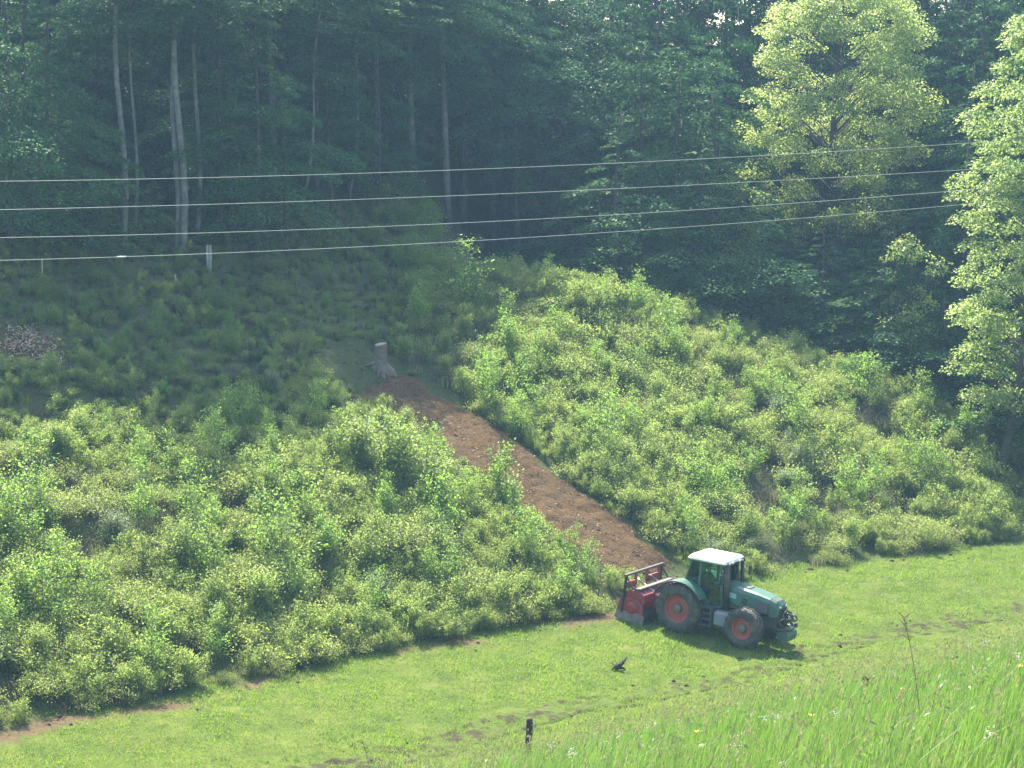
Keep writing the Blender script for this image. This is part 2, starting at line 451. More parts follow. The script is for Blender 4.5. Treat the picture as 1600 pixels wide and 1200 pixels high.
def clump_tree(name, H, z0, rad, ncl, lpc, leaf, mat, bark, r0, fork=None, trunk_pts=None, csz=.75, sq=.55, hang=.3):
    """broad crown: limbs end in leafy clumps with gaps between"""
    mb = MB()
    tp = trunk_pts or [(0, 0, -.3), (0, 0, H*.3), (.1, 0, H*.6), (.1, .1, H*.95)]
    m = len(tp)
    mb.tube(tp, [r0*(1-.85*k/(m-1)) for k in range(m)], 9)
    ax = np.array(tp, float)
    P = []; Dr = []; Nm = []; LV = []
    for i in range(ncl):
        f = rng.random(); z = z0 + (H-z0)*f
        k = np.interp(z, ax[:, 2], np.arange(m)); i0 = min(int(k), m-2); base = ax[i0]*(1-(k-i0)) + ax[i0+1]*(k-i0)
        rr = rad*(math.sqrt(max(.05, 1-(2*f-.9)**2/1.25)))*(.35+.65*math.sqrt(rng.random()))
        az = rng.random()*2*math.pi; o = np.array([math.cos(az), math.sin(az), 0])
        cen = base + o*rr + np.array([0, 0, rng.normal()*.3])
        if i % 2 == 0:
            low = base - np.array([0, 0, min(rr*.6, z*.5)])
            mid = (low+cen)/2 + np.array([0, 0, .12*rr])
            mb.tube([tuple(low), tuple(mid), tuple(cen)], [r0*.22*(1-f*.5), r0*.13*(1-f*.5), .012], 5, cap=False)
        sc = csz*(.6+.8*rng.random()); n = int(lpc*(sc/csz)**2)
        q = rnd3(n)*(rng.random(n)**.45)[:, None]*sc
        q[:, 2] *= sq
        q += o*q[:, 2:3]*.0
        out = q/np.maximum(np.linalg.norm(q, axis=1, keepdims=True), 1e-6)
        q[:, 2] -= hang*np.hypot(q[:, 0], q[:, 1])**2/sc
        P.append(cen+q); Dr.append(out*.7 + o*.5 + rng.normal(size=(n, 3))*.5 + np.array([0, 0, -.45]))
        Nm.append(out*.6 + np.array([0, 0, .8]) + rng.normal(size=(n, 3))*.5)
        LV.append(.45 + .22*rng.normal() + .2*rng.normal(size=n))
    P = np.concatenate(P); n = len(P); sz = leaf*(.65+.7*rng.random(n))
    crown = leaves('crown', P, np.concatenate(Dr), np.concatenate(Nm), sz, sz*.72, mat, np.concatenate(LV))
    return mb.mesh('trunk', bark), crown

def shrub_mesh(H, rad, ns, lpt, leaf, mat, stem=TWIG, kind='mound', gather=.16):
    """stems from one root with leaves gathered along them"""
    mb = MB(); P = []; Dr = []; Nm = []; LV = []
    for i in range(ns):
        az = rng.random()*2*math.pi; o = np.array([math.cos(az), math.sin(az), 0])
        if kind == 'mound': out = rad*math.sqrt(rng.random()); hh = H*(.55+.5*rng.random())*(1-.35*(out/rad)**2); arch = .35
        elif kind == 'upright': out = rad*rng.random()*.6; hh = H*(.45+.6*rng.random()); arch = .05
        else: out = rad*rng.random()*.3; hh = H*(.75+.3*rng.random()); arch = 0
        b0 = rnd3(1)[0]*np.array([.12, .12, 0])*rad
        tip = b0 + o*out + np.array([0, 0, hh])
        mid = b0 + o*out*.35 + np.array([0, 0, hh*.62])
        drop = tip + o*rad*.3*arch*2 + np.array([0, 0, -hh*.22])*arch*2
        pts = [b0 + np.array([0, 0, -.1]), mid, tip] + ([drop] if arch > .2 else [])
        mb.tube([tuple(p) for p in pts], [.014+.006*H, .011, .006, .004][:len(pts)], 4, cap=False)
        n = lpt
        if kind == 'cone':
            t_ = rng.random(n)*.9+.1
            k = t_*2
            q = np.where((k < 1)[:, None], pts[0]*(1-k)[:, None] + mid*k[:, None], mid*(2-k)[:, None] + tip*(k-1)[:, None])
            sp = (rad*(1.05-t_))[:, None]*rng.random(n)[:, None]**.6
            a2 = rng.random(n)*6.283
            q = q + np.stack([np.cos(a2), np.sin(a2), .35+0*a2], 1)*sp
        else:
            t_ = np.clip(.25+.75*rng.random(n)**.7, 0, 1); k = t_*(len(pts)-1)
            i0 = np.minimum(k.astype(int), len(pts)-2); fr = (k-i0)[:, None]; pa = np.array(pts)
            q = pa[i0]*(1-fr) + pa[i0+1]*fr
            q = q + rng.normal(size=(n, 3))*np.array([1, 1, .75])*gather*(.6+.8*t_)[:, None]*(rad if kind == 'mound' else H*.5)
        q[:, 2] = np.maximum(q[:, 2], .04)
        P.append(q); Dr.append(o*.5 + rng.normal(size=(n, 3))*.8 + np.array([0, 0, -.1 if kind == 'mound' else .35]))
        Nm.append(rng.normal(size=(n, 3))*.6 + np.array([0, 0, .9])); LV.append(.45 + .2*rng.normal() + .22*rng.normal(size=n))
    P = np.concatenate(P); n = len(P); sz = leaf*(.6+.8*rng.random(n))
    return mb.mesh('stems', stem), leaves('foliage', P, np.concatenate(Dr), np.concatenate(Nm), sz, sz*.68, mat, np.concatenate(LV))

def whip_mesh(H, rad, ns, leaf, mat):
    """wispy young birch or willow: a few rods, each with rising side twigs and small leaves"""
    mb = MB(); P = []; Dr = []; Nm = []; LV = []
    for i in range(ns):
        a = rng.random()*6.283; o = np.array([math.cos(a), math.sin(a), 0])
        h = H*(1 if i == 0 else .45+.5*rng.random()); out = rad*(.15 if i == 0 else .5+.5*rng.random())
        b0 = o*.06*i; rod = [b0 + o*out*k**1.4 + rnd3(1)[0]*.03*H*k + np.array([0, 0, h*k]) for k in (0, .35, .7, 1.0)]
        rod[0] = rod[0]-np.array([0, 0, .1])
        mb.tube([tuple(q) for q in rod], [.010+.004*H, .010, .007, .003], 4, cap=False)
        pa = np.array(rod)
        for j in range(int(16*h/H)+4):
            f = .14+.86*rng.random(); k = f*3; i0 = min(int(k), 2); q0 = pa[i0]*(1-k+i0)+pa[i0+1]*(k-i0)
            a2 = rng.random()*6.283; d = np.array([math.cos(a2), math.sin(a2), .55+.7*rng.random()]); L = h*(.07+.26*(1-f))*(.6+.7*rng.random())
            mb.tube([tuple(q0), tuple(q0+d*L)], [.006, .003], 3, cap=False)
            n = int(14+60*L)
            tt = .15+.9*rng.random(n)
            P.append(q0 + d*L*tt[:, None] + rng.normal(size=(n, 3))*.045*(1+.5*H)); Dr.append(d*.7 + rng.normal(size=(n, 3))*.7)
            Nm.append(rng.normal(size=(n, 3))*.7+np.array([0, 0, .8])); LV.append(.5+.18*rng.normal()+.2*rng.normal(size=n))
    P = np.concatenate(P); n = len(P); sz = leaf*(.6+.8*rng.random(n))
    return mb.mesh('stems', TWIG), leaves('foliage', P, np.concatenate(Dr), np.concatenate(Nm), sz, sz*.58, mat, np.concatenate(LV))

# ------------------------------------------------------------------ forest
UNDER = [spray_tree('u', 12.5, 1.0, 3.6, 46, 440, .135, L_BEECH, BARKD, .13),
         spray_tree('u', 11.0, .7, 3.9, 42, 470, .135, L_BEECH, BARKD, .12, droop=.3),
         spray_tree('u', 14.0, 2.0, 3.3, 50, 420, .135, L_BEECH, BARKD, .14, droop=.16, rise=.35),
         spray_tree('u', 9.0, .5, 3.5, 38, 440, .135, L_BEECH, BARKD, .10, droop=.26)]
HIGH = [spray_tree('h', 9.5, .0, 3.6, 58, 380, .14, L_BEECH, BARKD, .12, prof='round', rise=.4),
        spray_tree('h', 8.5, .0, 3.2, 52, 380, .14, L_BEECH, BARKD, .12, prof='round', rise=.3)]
def put_tree(protos, k, x, y, sc, rz, name, label, cat, group=None, sx=1.0, z=None):
    o = empty(name, (x, y, (hz(x, y) if z is None else z)-.05), rz)
    o.scale = (sc*sx, sc*sx, sc)
    tr, cr = protos[k]
    link('trunk', tr, o); link('crown', cr, o)
    return tag(o, label, cat, group)
HERO = []
def behind_heroes(x, y):
    """a leafy tree keeps behind the bare trunks of the wood edge"""
    for hx, hy in HERO:
        if abs(x/y - hx/hy) < .021 and y < hy + 2.6: return False
    return True
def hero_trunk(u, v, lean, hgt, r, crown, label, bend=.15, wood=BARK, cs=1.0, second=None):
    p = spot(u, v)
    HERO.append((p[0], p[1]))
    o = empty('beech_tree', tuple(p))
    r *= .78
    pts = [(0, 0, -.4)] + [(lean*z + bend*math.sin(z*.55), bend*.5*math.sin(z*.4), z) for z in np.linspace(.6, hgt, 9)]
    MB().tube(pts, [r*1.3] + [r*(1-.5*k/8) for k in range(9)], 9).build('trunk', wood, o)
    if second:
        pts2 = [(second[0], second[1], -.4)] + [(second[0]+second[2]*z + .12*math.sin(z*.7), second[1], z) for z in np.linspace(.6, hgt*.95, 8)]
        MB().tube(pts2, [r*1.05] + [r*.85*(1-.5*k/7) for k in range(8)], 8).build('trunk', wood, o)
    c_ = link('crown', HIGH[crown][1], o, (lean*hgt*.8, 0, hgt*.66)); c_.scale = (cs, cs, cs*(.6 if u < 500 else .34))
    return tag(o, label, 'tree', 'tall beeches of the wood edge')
hero_trunk(193, 385, -.004, 14, .19, 0, 'tall beech with one straight pale bare trunk, the palest trunk of the wood edge')
hero_trunk(286, 395, -.012, 14.5, .22, 1, 'thick beech with two stems grown side by side from one foot', second=(-.32, .25, .004))
hero_trunk(308, 378, .016, 13.5, .15, 0, 'slim upright beech just behind the two-stemmed beech')
hero_trunk(468, 338, .13, 12.5, .10, 1, 'thin grey beech whose lower trunk leans over to the uphill side', bend=.22)
hero_trunk(544, 318, .085, 12, .10, 0, 'thin leaning beech between the slanting grey trunk and the open gap in the wood', bend=.2)
hero_trunk(728, 305, .03, 14, .07, 1, 'very thin tall curved sapling trunk alone before the darkest part of the wood', bend=.3)
hero_trunk(888, 366, .004, 14, .12, 1, 'straight dark trunk standing behind the top of the sunlit spur')
hero_trunk(590, 300, 0, 14, .2, 0, 'thick short-looking grey trunk at the gap above the forest floor', bend=.05)
hero_trunk(655, 290, -.22, 8, .07, 1, 'thin trunk tilted far over beside the sunlit twigs in the gap', bend=.1, cs=.7)
hero_trunk(210, 372, .012, 13, .10, 1, 'slender beech half hidden behind the palest straight trunk')
G1 = 'dark beeches filling the shaded wood'
front = [(18, 395, 1, 1.05), (85, 398, 0, 1.0), (138, 388, 3, .75), (400, 390, 0, 1.0), (365, 380, 3, .62), (447, 374, 1, .72), (520, 324, 2, .75), (590, 320, 0, .66),
         (628, 314, 1, .45), (242, 388, 3, .38), (-30, 395, 0, 1.1), (155, 398, 3, .33), (345, 376, 2, .95), (60, 388, 2, 1.0)]
FL = ['full leafy beech outermost in the front row before the outer wood edge', 'broad leafy beech between the outer edge of the wood and the palest trunk', 'shorter leafy beech whose sprays hang just beside the palest straight trunk',
      'big feathery layered beech behind the thick split fence post, beyond the two-stemmed trunk', 'half-height leafy beech close behind the big feathery beech', 'medium leafy beech at the foot of the slanting grey trunk',
      'slim tall leafy beech between the slanting grey trunk and the thin leaning beech', 'drooping leafy beech at the rim of the dark gap in the wood', 'low bushy beech standing in the dark gap of the wood',
      'small bushy beech between the palest trunk and the two-stemmed beech', 'leafy beech cut by the picture edge at the outer end of the wood', 'tiny bushy beech at the foot of the palest trunk',
      'tall narrow leafy beech just uphill of the two-stemmed beech', 'tall leafy beech whose sprays droop over the outer end of the lowest wire']
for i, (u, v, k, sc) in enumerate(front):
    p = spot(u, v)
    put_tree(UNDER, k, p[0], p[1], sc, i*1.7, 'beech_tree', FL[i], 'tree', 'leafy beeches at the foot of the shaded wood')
def maple_room(x, y):
    """light falls over the low trees round the broad maple"""
    if y < 127: return 12.6 if .095 < x/y < .192 else 99
    return 11.5 + 1.28*(y-126) if abs(x - (18-.27*(y-127))) < 6.5 else 99
def cap_top(x, y): return min(cap_edge(x, y), maple_room(x, y))
def cap_edge(x, y):
    """highest tree top at a place; heights cut down so the sun reaches the slope"""
    if -9 < x < -3: return 15.8 + 1.25*max(-4, y-110)
    if x < -3: return 26.0 + 1.25*max(-6, y-110)
    xl = min(x + .27*(y-110), 26.0); yl = crest_y(xl) - 1.5
    return hz(xl, yl) + (.6 if x < 12 else -.6) + 1.29*(y-yl)
UH = [12.5, 11.0, 14.0, 9.0]
placed = []
def try_place(x, y, r):
    for (a, b_) in placed:
        if (a-x)**2 + (b_-y)**2 < r*r: return False
    placed.append((x, y)); return True
def tree_label(u, y, right):
    far = ('at the back' if y > 133 else 'at the front') if right else ('far back' if y > 133 else 'in the first rows')
    if right:
        wh = 'behind the crest of the spur' if u < 1000 else 'beside the broad yellow-green tree' if u < 1180 else 'round the broad yellow-green tree' if u < 1480 else 'behind the tall leaning edge tree'
        return 'dark beech %s of the hollow, %s' % (far, wh)
    wh = 'at the outer end of the wood' if u < 150 else 'behind the palest trunks' if u < 340 else 'behind the big feathery beech' if u < 520 else 'around the dark gap of the wood'
    return 'dark leafy beech %s, %s' % (far, wh)
nfor = 0
for i in range(4000):
    if nfor >= 215: break
    y = rng.uniform(106, 150); u = rng.uniform(-150, 1750); x = (u-800)/3600*y
    d, s = ds(np.array(x), np.array(y)); d = float(d)
    if x < -3 and d < 31: continue
    if x >= -3 and y < crest_y(x) + 6 - 2*min(1, max(0, (x-8)/10)): continue
    if -6 < x < -1 and y < 121: continue
    if not behind_heroes(x, y): continue
    near = y < 128
    if not try_place(x, y, 1.9 if near else 2.4): continue
    right = x > -1
    k = int(rng.integers(0, 4))
    sc = rng.uniform(.9, 1.25) if not right else rng.uniform(.85, 1.1)
    if right and y > 128: sc *= 1.1
    top = cap_top(x, y)-hz(x, y)
    sc = min(sc, top/UH[k])
    if right: sc = min(top, rng.uniform(17, 23))/UH[k]
    if sc < .45: continue
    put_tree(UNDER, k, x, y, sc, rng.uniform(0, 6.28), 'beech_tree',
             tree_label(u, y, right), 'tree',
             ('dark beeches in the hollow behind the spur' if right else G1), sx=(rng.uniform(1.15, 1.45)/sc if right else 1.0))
    nfor += 1
# tall ones deeper in, their crowns close the top of the wood
nt_ = 0
for i in range(900):
    if nt_ >= 60: break
    y = rng.uniform(112, 146); u = rng.uniform(-200, 1700); x = (u-800)/3600*y
    d, s = ds(np.array(x), np.array(y))
    if x < -3 and float(d) < 30: continue
    if x >= -3 and y < 124: continue
    if not try_place(x, y, 2.0): continue
    hh = rng.uniform(9, 12); z = hz(x, y)
    if z + hh*.6 + 10 > cap_top(x, y): continue
    o = empty('beech_tree', (x, y, z)); r = rng.uniform(.12, .22); ln = rng.normal()*.015
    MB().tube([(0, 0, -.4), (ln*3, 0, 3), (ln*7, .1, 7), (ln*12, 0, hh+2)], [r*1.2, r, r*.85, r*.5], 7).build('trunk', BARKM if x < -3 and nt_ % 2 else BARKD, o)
    c_ = link('crown', HIGH[nt_ % 2][1], o, (ln*9, 0, hh*.6)); c_.scale = (1.05,)*3; c_.rotation_euler = (0, 0, rng.uniform(0, 6))
    tag(o, ('tall pale-stemmed beech' if (x < -3 and nt_ % 2) else 'tall dark-stemmed beech') + ' with bare lower trunk, ' + ('behind the palest trunks' if u < 340 else 'near the dark gap of the wood' if u < 760 else 'behind the crest of the spur' if u < 1180 else 'behind the two sunlit trees'), 'tree', 'tall dark beeches far back in the wood'); nt_ += 1

# two sunlit trees at the right
p = spot(1565, 738)
o = empty('sunlit_tree', tuple(p))
tr, cr = clump_tree('r', 22.0, 3.1, 3.7, 350, 160, .13, L_RIGHT, BARKD, .24, csz=.78, sq=.36, hang=.42,
                    trunk_pts=[(-.15, 0, -.4), (.05, 0, .7), (.35, 0, 1.9), (.75, 0, 5), (1.25, 0, 10), (1.6, 0, 20.3)])
link('trunk', tr, o); link('crown', cr, o)
tag(o, 'tall sunlit tree with a leaning dark mossy trunk beside the thicket edge', 'tree')
x, y = 18.0, 127.0
o = empty('sunlit_maple', (x, y, hz(x, y)))
tr, cr = clump_tree('m', 21.5, 6.2, 5.0, 330, 230, .125, L_MAPLE, BARKD, .24, csz=.85, sq=.5, hang=.25,
                    trunk_pts=[(0, 0, -.4), (-.15, 0, 6), (-.5, 0, 11), (-.2, 0, 16), (.3, 0, 21.2)])
link('trunk', tr, o); link('crown', cr, o)
tag(o, 'broad yellow-green sunlit tree rising out of the dark hollow', 'tree')
put_tree(UNDER, 2, 12.6, 140.0, 1.65, 1.0, 'beech_tree', 'tall dark beech on the far bank just before the broad yellow-green crown', 'tree', 'dark beeches in the hollow behind the spur', sx=.8)
put_tree(UNDER, 0, 10.2, 141.0, 1.75, 2.0, 'beech_tree', 'tall dark beech on the far bank, second from the broad yellow-green crown', 'tree', 'dark beeches in the hollow behind the spur', sx=.8)
MAPS = [clump_tree('ms', 7.5, 1.0, 1.4, 60, 75, .13, L_SHRUB, BARKD, .08, csz=.55)]
for (u, y, sc, lab) in ((1150, 118, 1.2, 'small young tree with sunlit top above the spur, under the power lines'),
                        (1425, 113.5, 1.15, 'slim young tree in half shade below the broad yellow-green crown')):
    x = (u-800)/3600*y
    put_tree(MAPS, 0, x, y, sc, 1.0, 'young_tree', lab, 'tree')

# ------------------------------------------------------------------ thicket on the slope
def on_strip(x, y): return poly_dist(x, y, STRIP)
def lit(x, y):
    """1 where no wood stands between the slope and the sun"""
    d, s = ds(x, y)
    lim = np.interp(s, [20, 32, 38, 42, 46, 49, 52, 56, 60], [15, 15.5, 14, 12.5, 13.5, 16, 20, 26, 40])
    return sstep(1.5, -1.5, d-lim)
PROTO = bpy.data.collections.new('undergrowth_kinds')
def proto(me):
    o = bpy.data.objects.new('kind_%02d' % len(PROTO.objects), me); PROTO.objects.link(o)
def joined(st, fo):
    """stems and leaves of one undergrowth kind in one mesh"""
    n1, n2 = len(st.vertices), len(fo.vertices)
    me = bpy.data.meshes.new('clump')
    vs_ = [tuple(v.co) for v in st.vertices] + [tuple(v.co) for v in fo.vertices]
    fs = [tuple(q.vertices) for q in st.polygons] + [tuple(i+n1 for i in q.vertices) for q in fo.polygons]
    me.from_pydata(vs_, [], fs); me.materials.append(st.materials[0]); me.materials.append(fo.materials[0])
    me.polygons.foreach_set('material_index', np.r_[np.zeros(len(st.polygons), int), np.ones(len(fo.polygons), int)])
    lv = np.zeros(len(fo.polygons), np.float32); fo.attributes['lv'].data.foreach_get('value', lv)
    a = me.attributes.new('lv', 'FLOAT', 'FACE'); a.data.foreach_set('value', np.r_[np.zeros(len(st.polygons), np.float32), lv].astype(np.float32))
    me.update(); return me
for lf_, n_ in ((.045, 140), (.058, 100), (.074, 70)): proto(joined(*shrub_mesh(.70, .75, 16, n_, lf_, L_BRAMBLE)))         # 0-2 bramble mounds
for lf_, n_ in ((.045, 130), (.075, 60)): proto(joined(*shrub_mesh(1.0, .6, 14, n_, lf_, L_SHRUB, kind='upright', gather=.2)))  # 3-4
for k in range(2): proto(joined(*shrub_mesh(.75, .55, 14, 60, .068, L_FERN, kind='upright', gather=.2)))    # 5-6
def tuft_mesh(n, h, mat, spread=.3, wd=.014, bend=.5):
    az = rng.random(n)*6.283; o = np.stack([np.cos(az), np.sin(az), 0*az], 1); L = h*(.5+.7*rng.random(n))
    b0 = rnd3(n)*np.array([spread, spread, 0]); sd = np.stack([-o[:, 1], o[:, 0], 0*az], 1)*wd
    bn = bend*rng.random(n)
    m_ = b0 + o*(L*bn*.3)[:, None] + np.array([0, 0, 1])*(L*.6)[:, None]
    tp = b0 + o*(L*bn)[:, None] + np.array([0, 0, 1])*(L*(1-.3*bn))[:, None]
    V = np.stack([b0-sd, b0+sd, m_+sd*.8, m_-sd*.8, tp+sd*.15, tp-sd*.15], 1).reshape(-1, 3)
    i = np.arange(n)*6
    F = np.concatenate([np.stack([i, i+1, i+2, i+3], 1), np.stack([i+3, i+2, i+4, i+5], 1)])
    return np_mesh('tuft', V, F, mat, {'lv': ('FACE', np.tile(rng.random(n), 2))})
proto(tuft_mesh(90, .55, L_DRY, .4, .012, .8))      # 7 dry grass
proto(tuft_mesh(110, .5, L_LAWN, .45, .014, .7))    # 8 green grass
tw = MB()
for k in range(34):
    a = rng.random()*6.283; q = rnd3(1)[0]*np.array([.5, .5, 0]); e = q + np.array([math.cos(a)*.5, math.sin(a)*.5, .25+.4*rng.random()])
    tw.tube([tuple(q), tuple((q+e)/2+rnd3(1)[0]*.12), tuple(e)], [.011, .009, .005], 3, cap=False)
proto(tw.mesh('twigs', TWIG))                       # 9 bare brambles and slash
n = 120
q = rng.normal(size=(n, 3))*np.array([.35, .35, .05]); q[:, 2] = np.abs(q[:, 2])+.02
proto(leaves('dead', q, rnd3(n), rnd3(n)*.6+np.array([0, 0, 1]), .11, .07, L_LITTER, rng.random(n)))  # 10

for h_, r_, n_ in ((1.25, .5, 4), (1.0, .6, 6)): proto(joined(*whip_mesh(h_, r_, n_, .06, L_SHRUB)))   # 11-12 rods
M = 26000
xx = rng.uniform(-30, 32, M); yy = rng.uniform(62, 121, M)
d, s = ds(xx, yy); q = yy - crest_y(xx)
ok = (d > .1) & (d < 34) & ~((q > 4) & (xx > -4)) & (np.abs(xx/yy) < .245)
sd_ = on_strip(xx, yy); tb_ = spot(1565, 738); ok &= (np.hypot(xx-tb_[0]+.6, yy-tb_[1]+.8) > .75)
ok &= (sd_ > 1.95+.5*rng.random(M)) & (np.hypot(xx-STRIP[0, 0], yy-STRIP[0, 1]) > 1.9)
xx, yy, d, s, sd_ = (a[ok] for a in (xx, yy, d, s, sd_))
L_ = lit(xx, yy)
dens = .84 + 0*L_
patch = fbm(xx*.30, yy*.30, 91)
dens = dens*np.where(L_ > .5, sstep(.35, .45, patch)*.78+.22, 1)
keep = rng.random(len(xx)) < dens
xx, yy, d, s, L_, patch, sd_ = (a[keep] for a in (xx, yy, d, s, L_, patch, sd_))
pk = fbm(xx*.22, yy*.22, 97); r_ = rng.random(len(xx))
kind_lit = np.select([r_ < .36, r_ < .64, r_ < .71, r_ < .79, r_ < .90, r_ < .97], [rng.integers(0, 3, len(xx)), rng.integers(3, 5, len(xx)), rng.integers(5, 7, len(xx)), 7, 8, 9], 10)
kind_lit = np.where((patch < .43) & (r_ > .3), np.where(r_ > .6, 9, 7), kind_lit)
kind_sh = np.select([r_ < .10, r_ < .30, r_ < .50, r_ < .58, r_ < .82, r_ < .9], [rng.integers(0, 3, len(xx)), rng.integers(3, 5, len(xx)), rng.integers(5, 7, len(xx)), 7, 8, 9], 10)
kind = np.where(rng.random(len(xx)) < L_, kind_lit, kind_sh)
kind = np.where(rng.random(len(xx)) < .20, rng.integers(11, 13, len(xx)), kind)
sc_ = rng.uniform(.65, 1.25, len(xx))*(.66+.38*L_)*(.62+.80*pk)*np.clip(.6+d*.35, .6, 1)*np.clip((sd_-1.75)*1.2, .3, 1)
sc_ = np.where(L_ < .5, sc_*np.interp(d, [12, 18, 24, 30], [1.0, .9, .75, .65]), sc_)
pb = spot(42, 540); far_ = np.hypot(xx-pb[0], yy-pb[1]); sc_ = np.where(far_ < 1.9, .25, sc_)
pm = bpy.data.meshes.new('undergrowth')
pm.vertices.add(len(xx)); pm.vertices.foreach_set('co', np.stack([xx, yy, height(xx, yy)-.03], 1).astype(np.float32).ravel())
for an, ty, val in (('kind_index', 'INT', kind.astype(np.int32)), ('size', 'FLOAT', sc_.astype(np.float32)), ('turn', 'FLOAT', (rng.random(len(xx))*6.283).astype(np.float32))):
    a = pm.attributes.new(an, ty, 'POINT'); a.data.foreach_set('value', val)
ug = link('undergrowth', pm); tag(ug, 'mixed brambles, nettles and grass covering the hillside', 'undergrowth', kind='stuff')
ng = bpy.data.node_groups.new('scatter', 'GeometryNodeTree')
ng.interface.new_socket('Geometry', in_out='INPUT', socket_type='NodeSocketGeometry')
ng.interface.new_socket('Geometry', in_out='OUTPUT', socket_type='NodeSocketGeometry')
gi = ng.nodes.new('NodeGroupInput'); go = ng.nodes.new('NodeGroupOutput')
ci = ng.nodes.new('GeometryNodeCollectionInfo'); ci.inputs['Collection'].default_value = PROTO
ci.inputs['Separate Children'].default_value = True; ci.inputs['Reset Children'].default_value = True
ip = ng.nodes.new('GeometryNodeInstanceOnPoints'); ip.inputs['Pick Instance'].default_value = True
def named(nm, ty):
    a = ng.nodes.new('GeometryNodeInputNamedAttribute'); a.data_type = ty; a.inputs['Name'].default_value = nm; return a.outputs['Attribute']
cx_ = ng.nodes.new('ShaderNodeCombineXYZ'); e2r = ng.nodes.new('FunctionNodeEulerToRotation')
ng.links.new(named('turn', 'FLOAT'), cx_.inputs[2]); ng.links.new(cx_.outputs[0], e2r.inputs[0])
ng.links.new(gi.outputs[0], ip.inputs['Points']); ng.links.new(ci.outputs[0], ip.inputs['Instance'])
ng.links.new(named('kind_index', 'INT'), ip.inputs['Instance Index']); ng.links.new(e2r.outputs[0], ip.inputs['Rotation'])
ng.links.new(named('size', 'FLOAT'), ip.inputs['Scale']); ng.links.new(ip.outputs[0], go.inputs[0])
md = ug.modifiers.new('scatter', 'NODES'); md.node_group = ng
print('undergrowth clumps', len(xx))

# shrubs and saplings one can count
SHR = {'bramble': [shrub_mesh(1.2, 1.05, 30, 180, .058, L_BRAMBLE) for k in range(3)],
       'shrub': [shrub_mesh(1.7, .9, 22, 210, .060, L_SHRUB, kind='upright', gather=.17) for k in range(3)],
       'sapling': [whip_mesh(h_, r_, n_, .066, L_SAP) for h_, r_, n_ in ((2.2, .55, 3), (1.8, .75, 5), (2.5, .45, 2), (1.6, .6, 6), (2.0, .8, 4))],
       'grey_bush': [shrub_mesh(1.5, .9, 22, 150, .062, L_GREY, kind='upright', gather=.18) for k in range(2)]}
def put_shrub(kd, k, x, y, sc, label, cat, group=None, sx=1.0):
    o = empty({'bramble': 'bramble_bush', 'shrub': 'leafy_shrub', 'sapling': 'sapling', 'grey_bush': 'grey_bush'}[kd], (x, y, hz(x, y)-.04), rng.uniform(0, 6.28))
    o.scale = (sc*sx, sc*sx, sc)
    st, fo = SHR[kd][k % len(SHR[kd])]
    link('stems', st, o); link('foliage', fo, o)
    return tag(o, label, cat, group)
def at(kd, k, u, v, sc, label, cat, sx=1.0):
    p = spot(u, v); return put_shrub(kd, k, p[0], p[1], sc, label, cat, None, sx)
at('shrub', 0, 612, 775, 1.75, 'tall bright green bush beside the middle of the brown strip', 'bush', 1.1)
at('shrub', 1, 560, 745, 1.35, 'bright bush just uphill of the tall bush beside the brown strip', 'bush', 1.1)
at('shrub', 2, 672, 800, 1.4, 'darker bush just downhill of the tall bush beside the brown strip', 'bush', 1.2)
at('sapling', 0, 725, 492, 1.6, 'bright green pointed sapling at the top corner of the sunlit slope, beside shade', 'sapling', 1.3)
at('sapling', 1, 375, 672, 1.15, 'lone sunlit sapling rising out of the edge of the shade', 'sapling')
at('sapling', 2, 492, 668, .8, 'small pale sapling at the shade edge, nearest the top of the brown strip', 'sapling')
at('sapling', 0, 55, 800, 1.3, 'bright slender sapling low down in the thicket near its outer end', 'sapling', 1.3)
at('grey_bush', 0, 1310, 545, 1.15, 'grey-green bush on the crest of the spur, dark wood behind', 'bush', 1.0)
at('grey_bush', 1, 745, 400, .8, 'small grey-green bush in shade where the spur meets the wood', 'bush')
at('grey_bush', 0, 915, 392, .8, 'pale bush standing highest on the spur below the bottom wire', 'bush')
at('sapling', 1, 660, 470, .85, 'thin half-shaded sapling next to the pointed bright sapling', 'sapling', 1.2)
at('sapling', 2, 650, 330, .7, 'little sunlit sapling on the forest floor in the gap of the wood', 'sapling', 1.3)
at('sapling', 4, 705, 935, 1.15, 'bright sapling in the lower thicket not far from the mulcher, nearest the meadow', 'sapling', 1.1)
at('sapling', 3, 68, 985, 1.5, 'tall bushy bright sapling outermost above the meadow edge', 'sapling', 1.2)
at('sapling', 0, 295, 830, 1.2, 'tall bright sapling in the middle of the lower thicket', 'sapling', 1.1)
at('sapling', 1, 1125, 800, 1.1, 'upright bright sapling low on the sunlit spur, straight above the tractor cab', 'sapling', 1.1)
at('sapling', 4, 985, 690, 1.1, 'upright bright sapling halfway up the sunlit spur, across from the tall bush by the strip', 'sapling', 1.0)
at('bramble', 0, 800, 768, .32, 'small yellow-green seedling growing alone on the brown strip', 'seedling')
CNT = {}
nsh = 0
side = lambda x, y: np.argmin([np.hypot(x-a, y-b_) for a, b_ in STRIP])
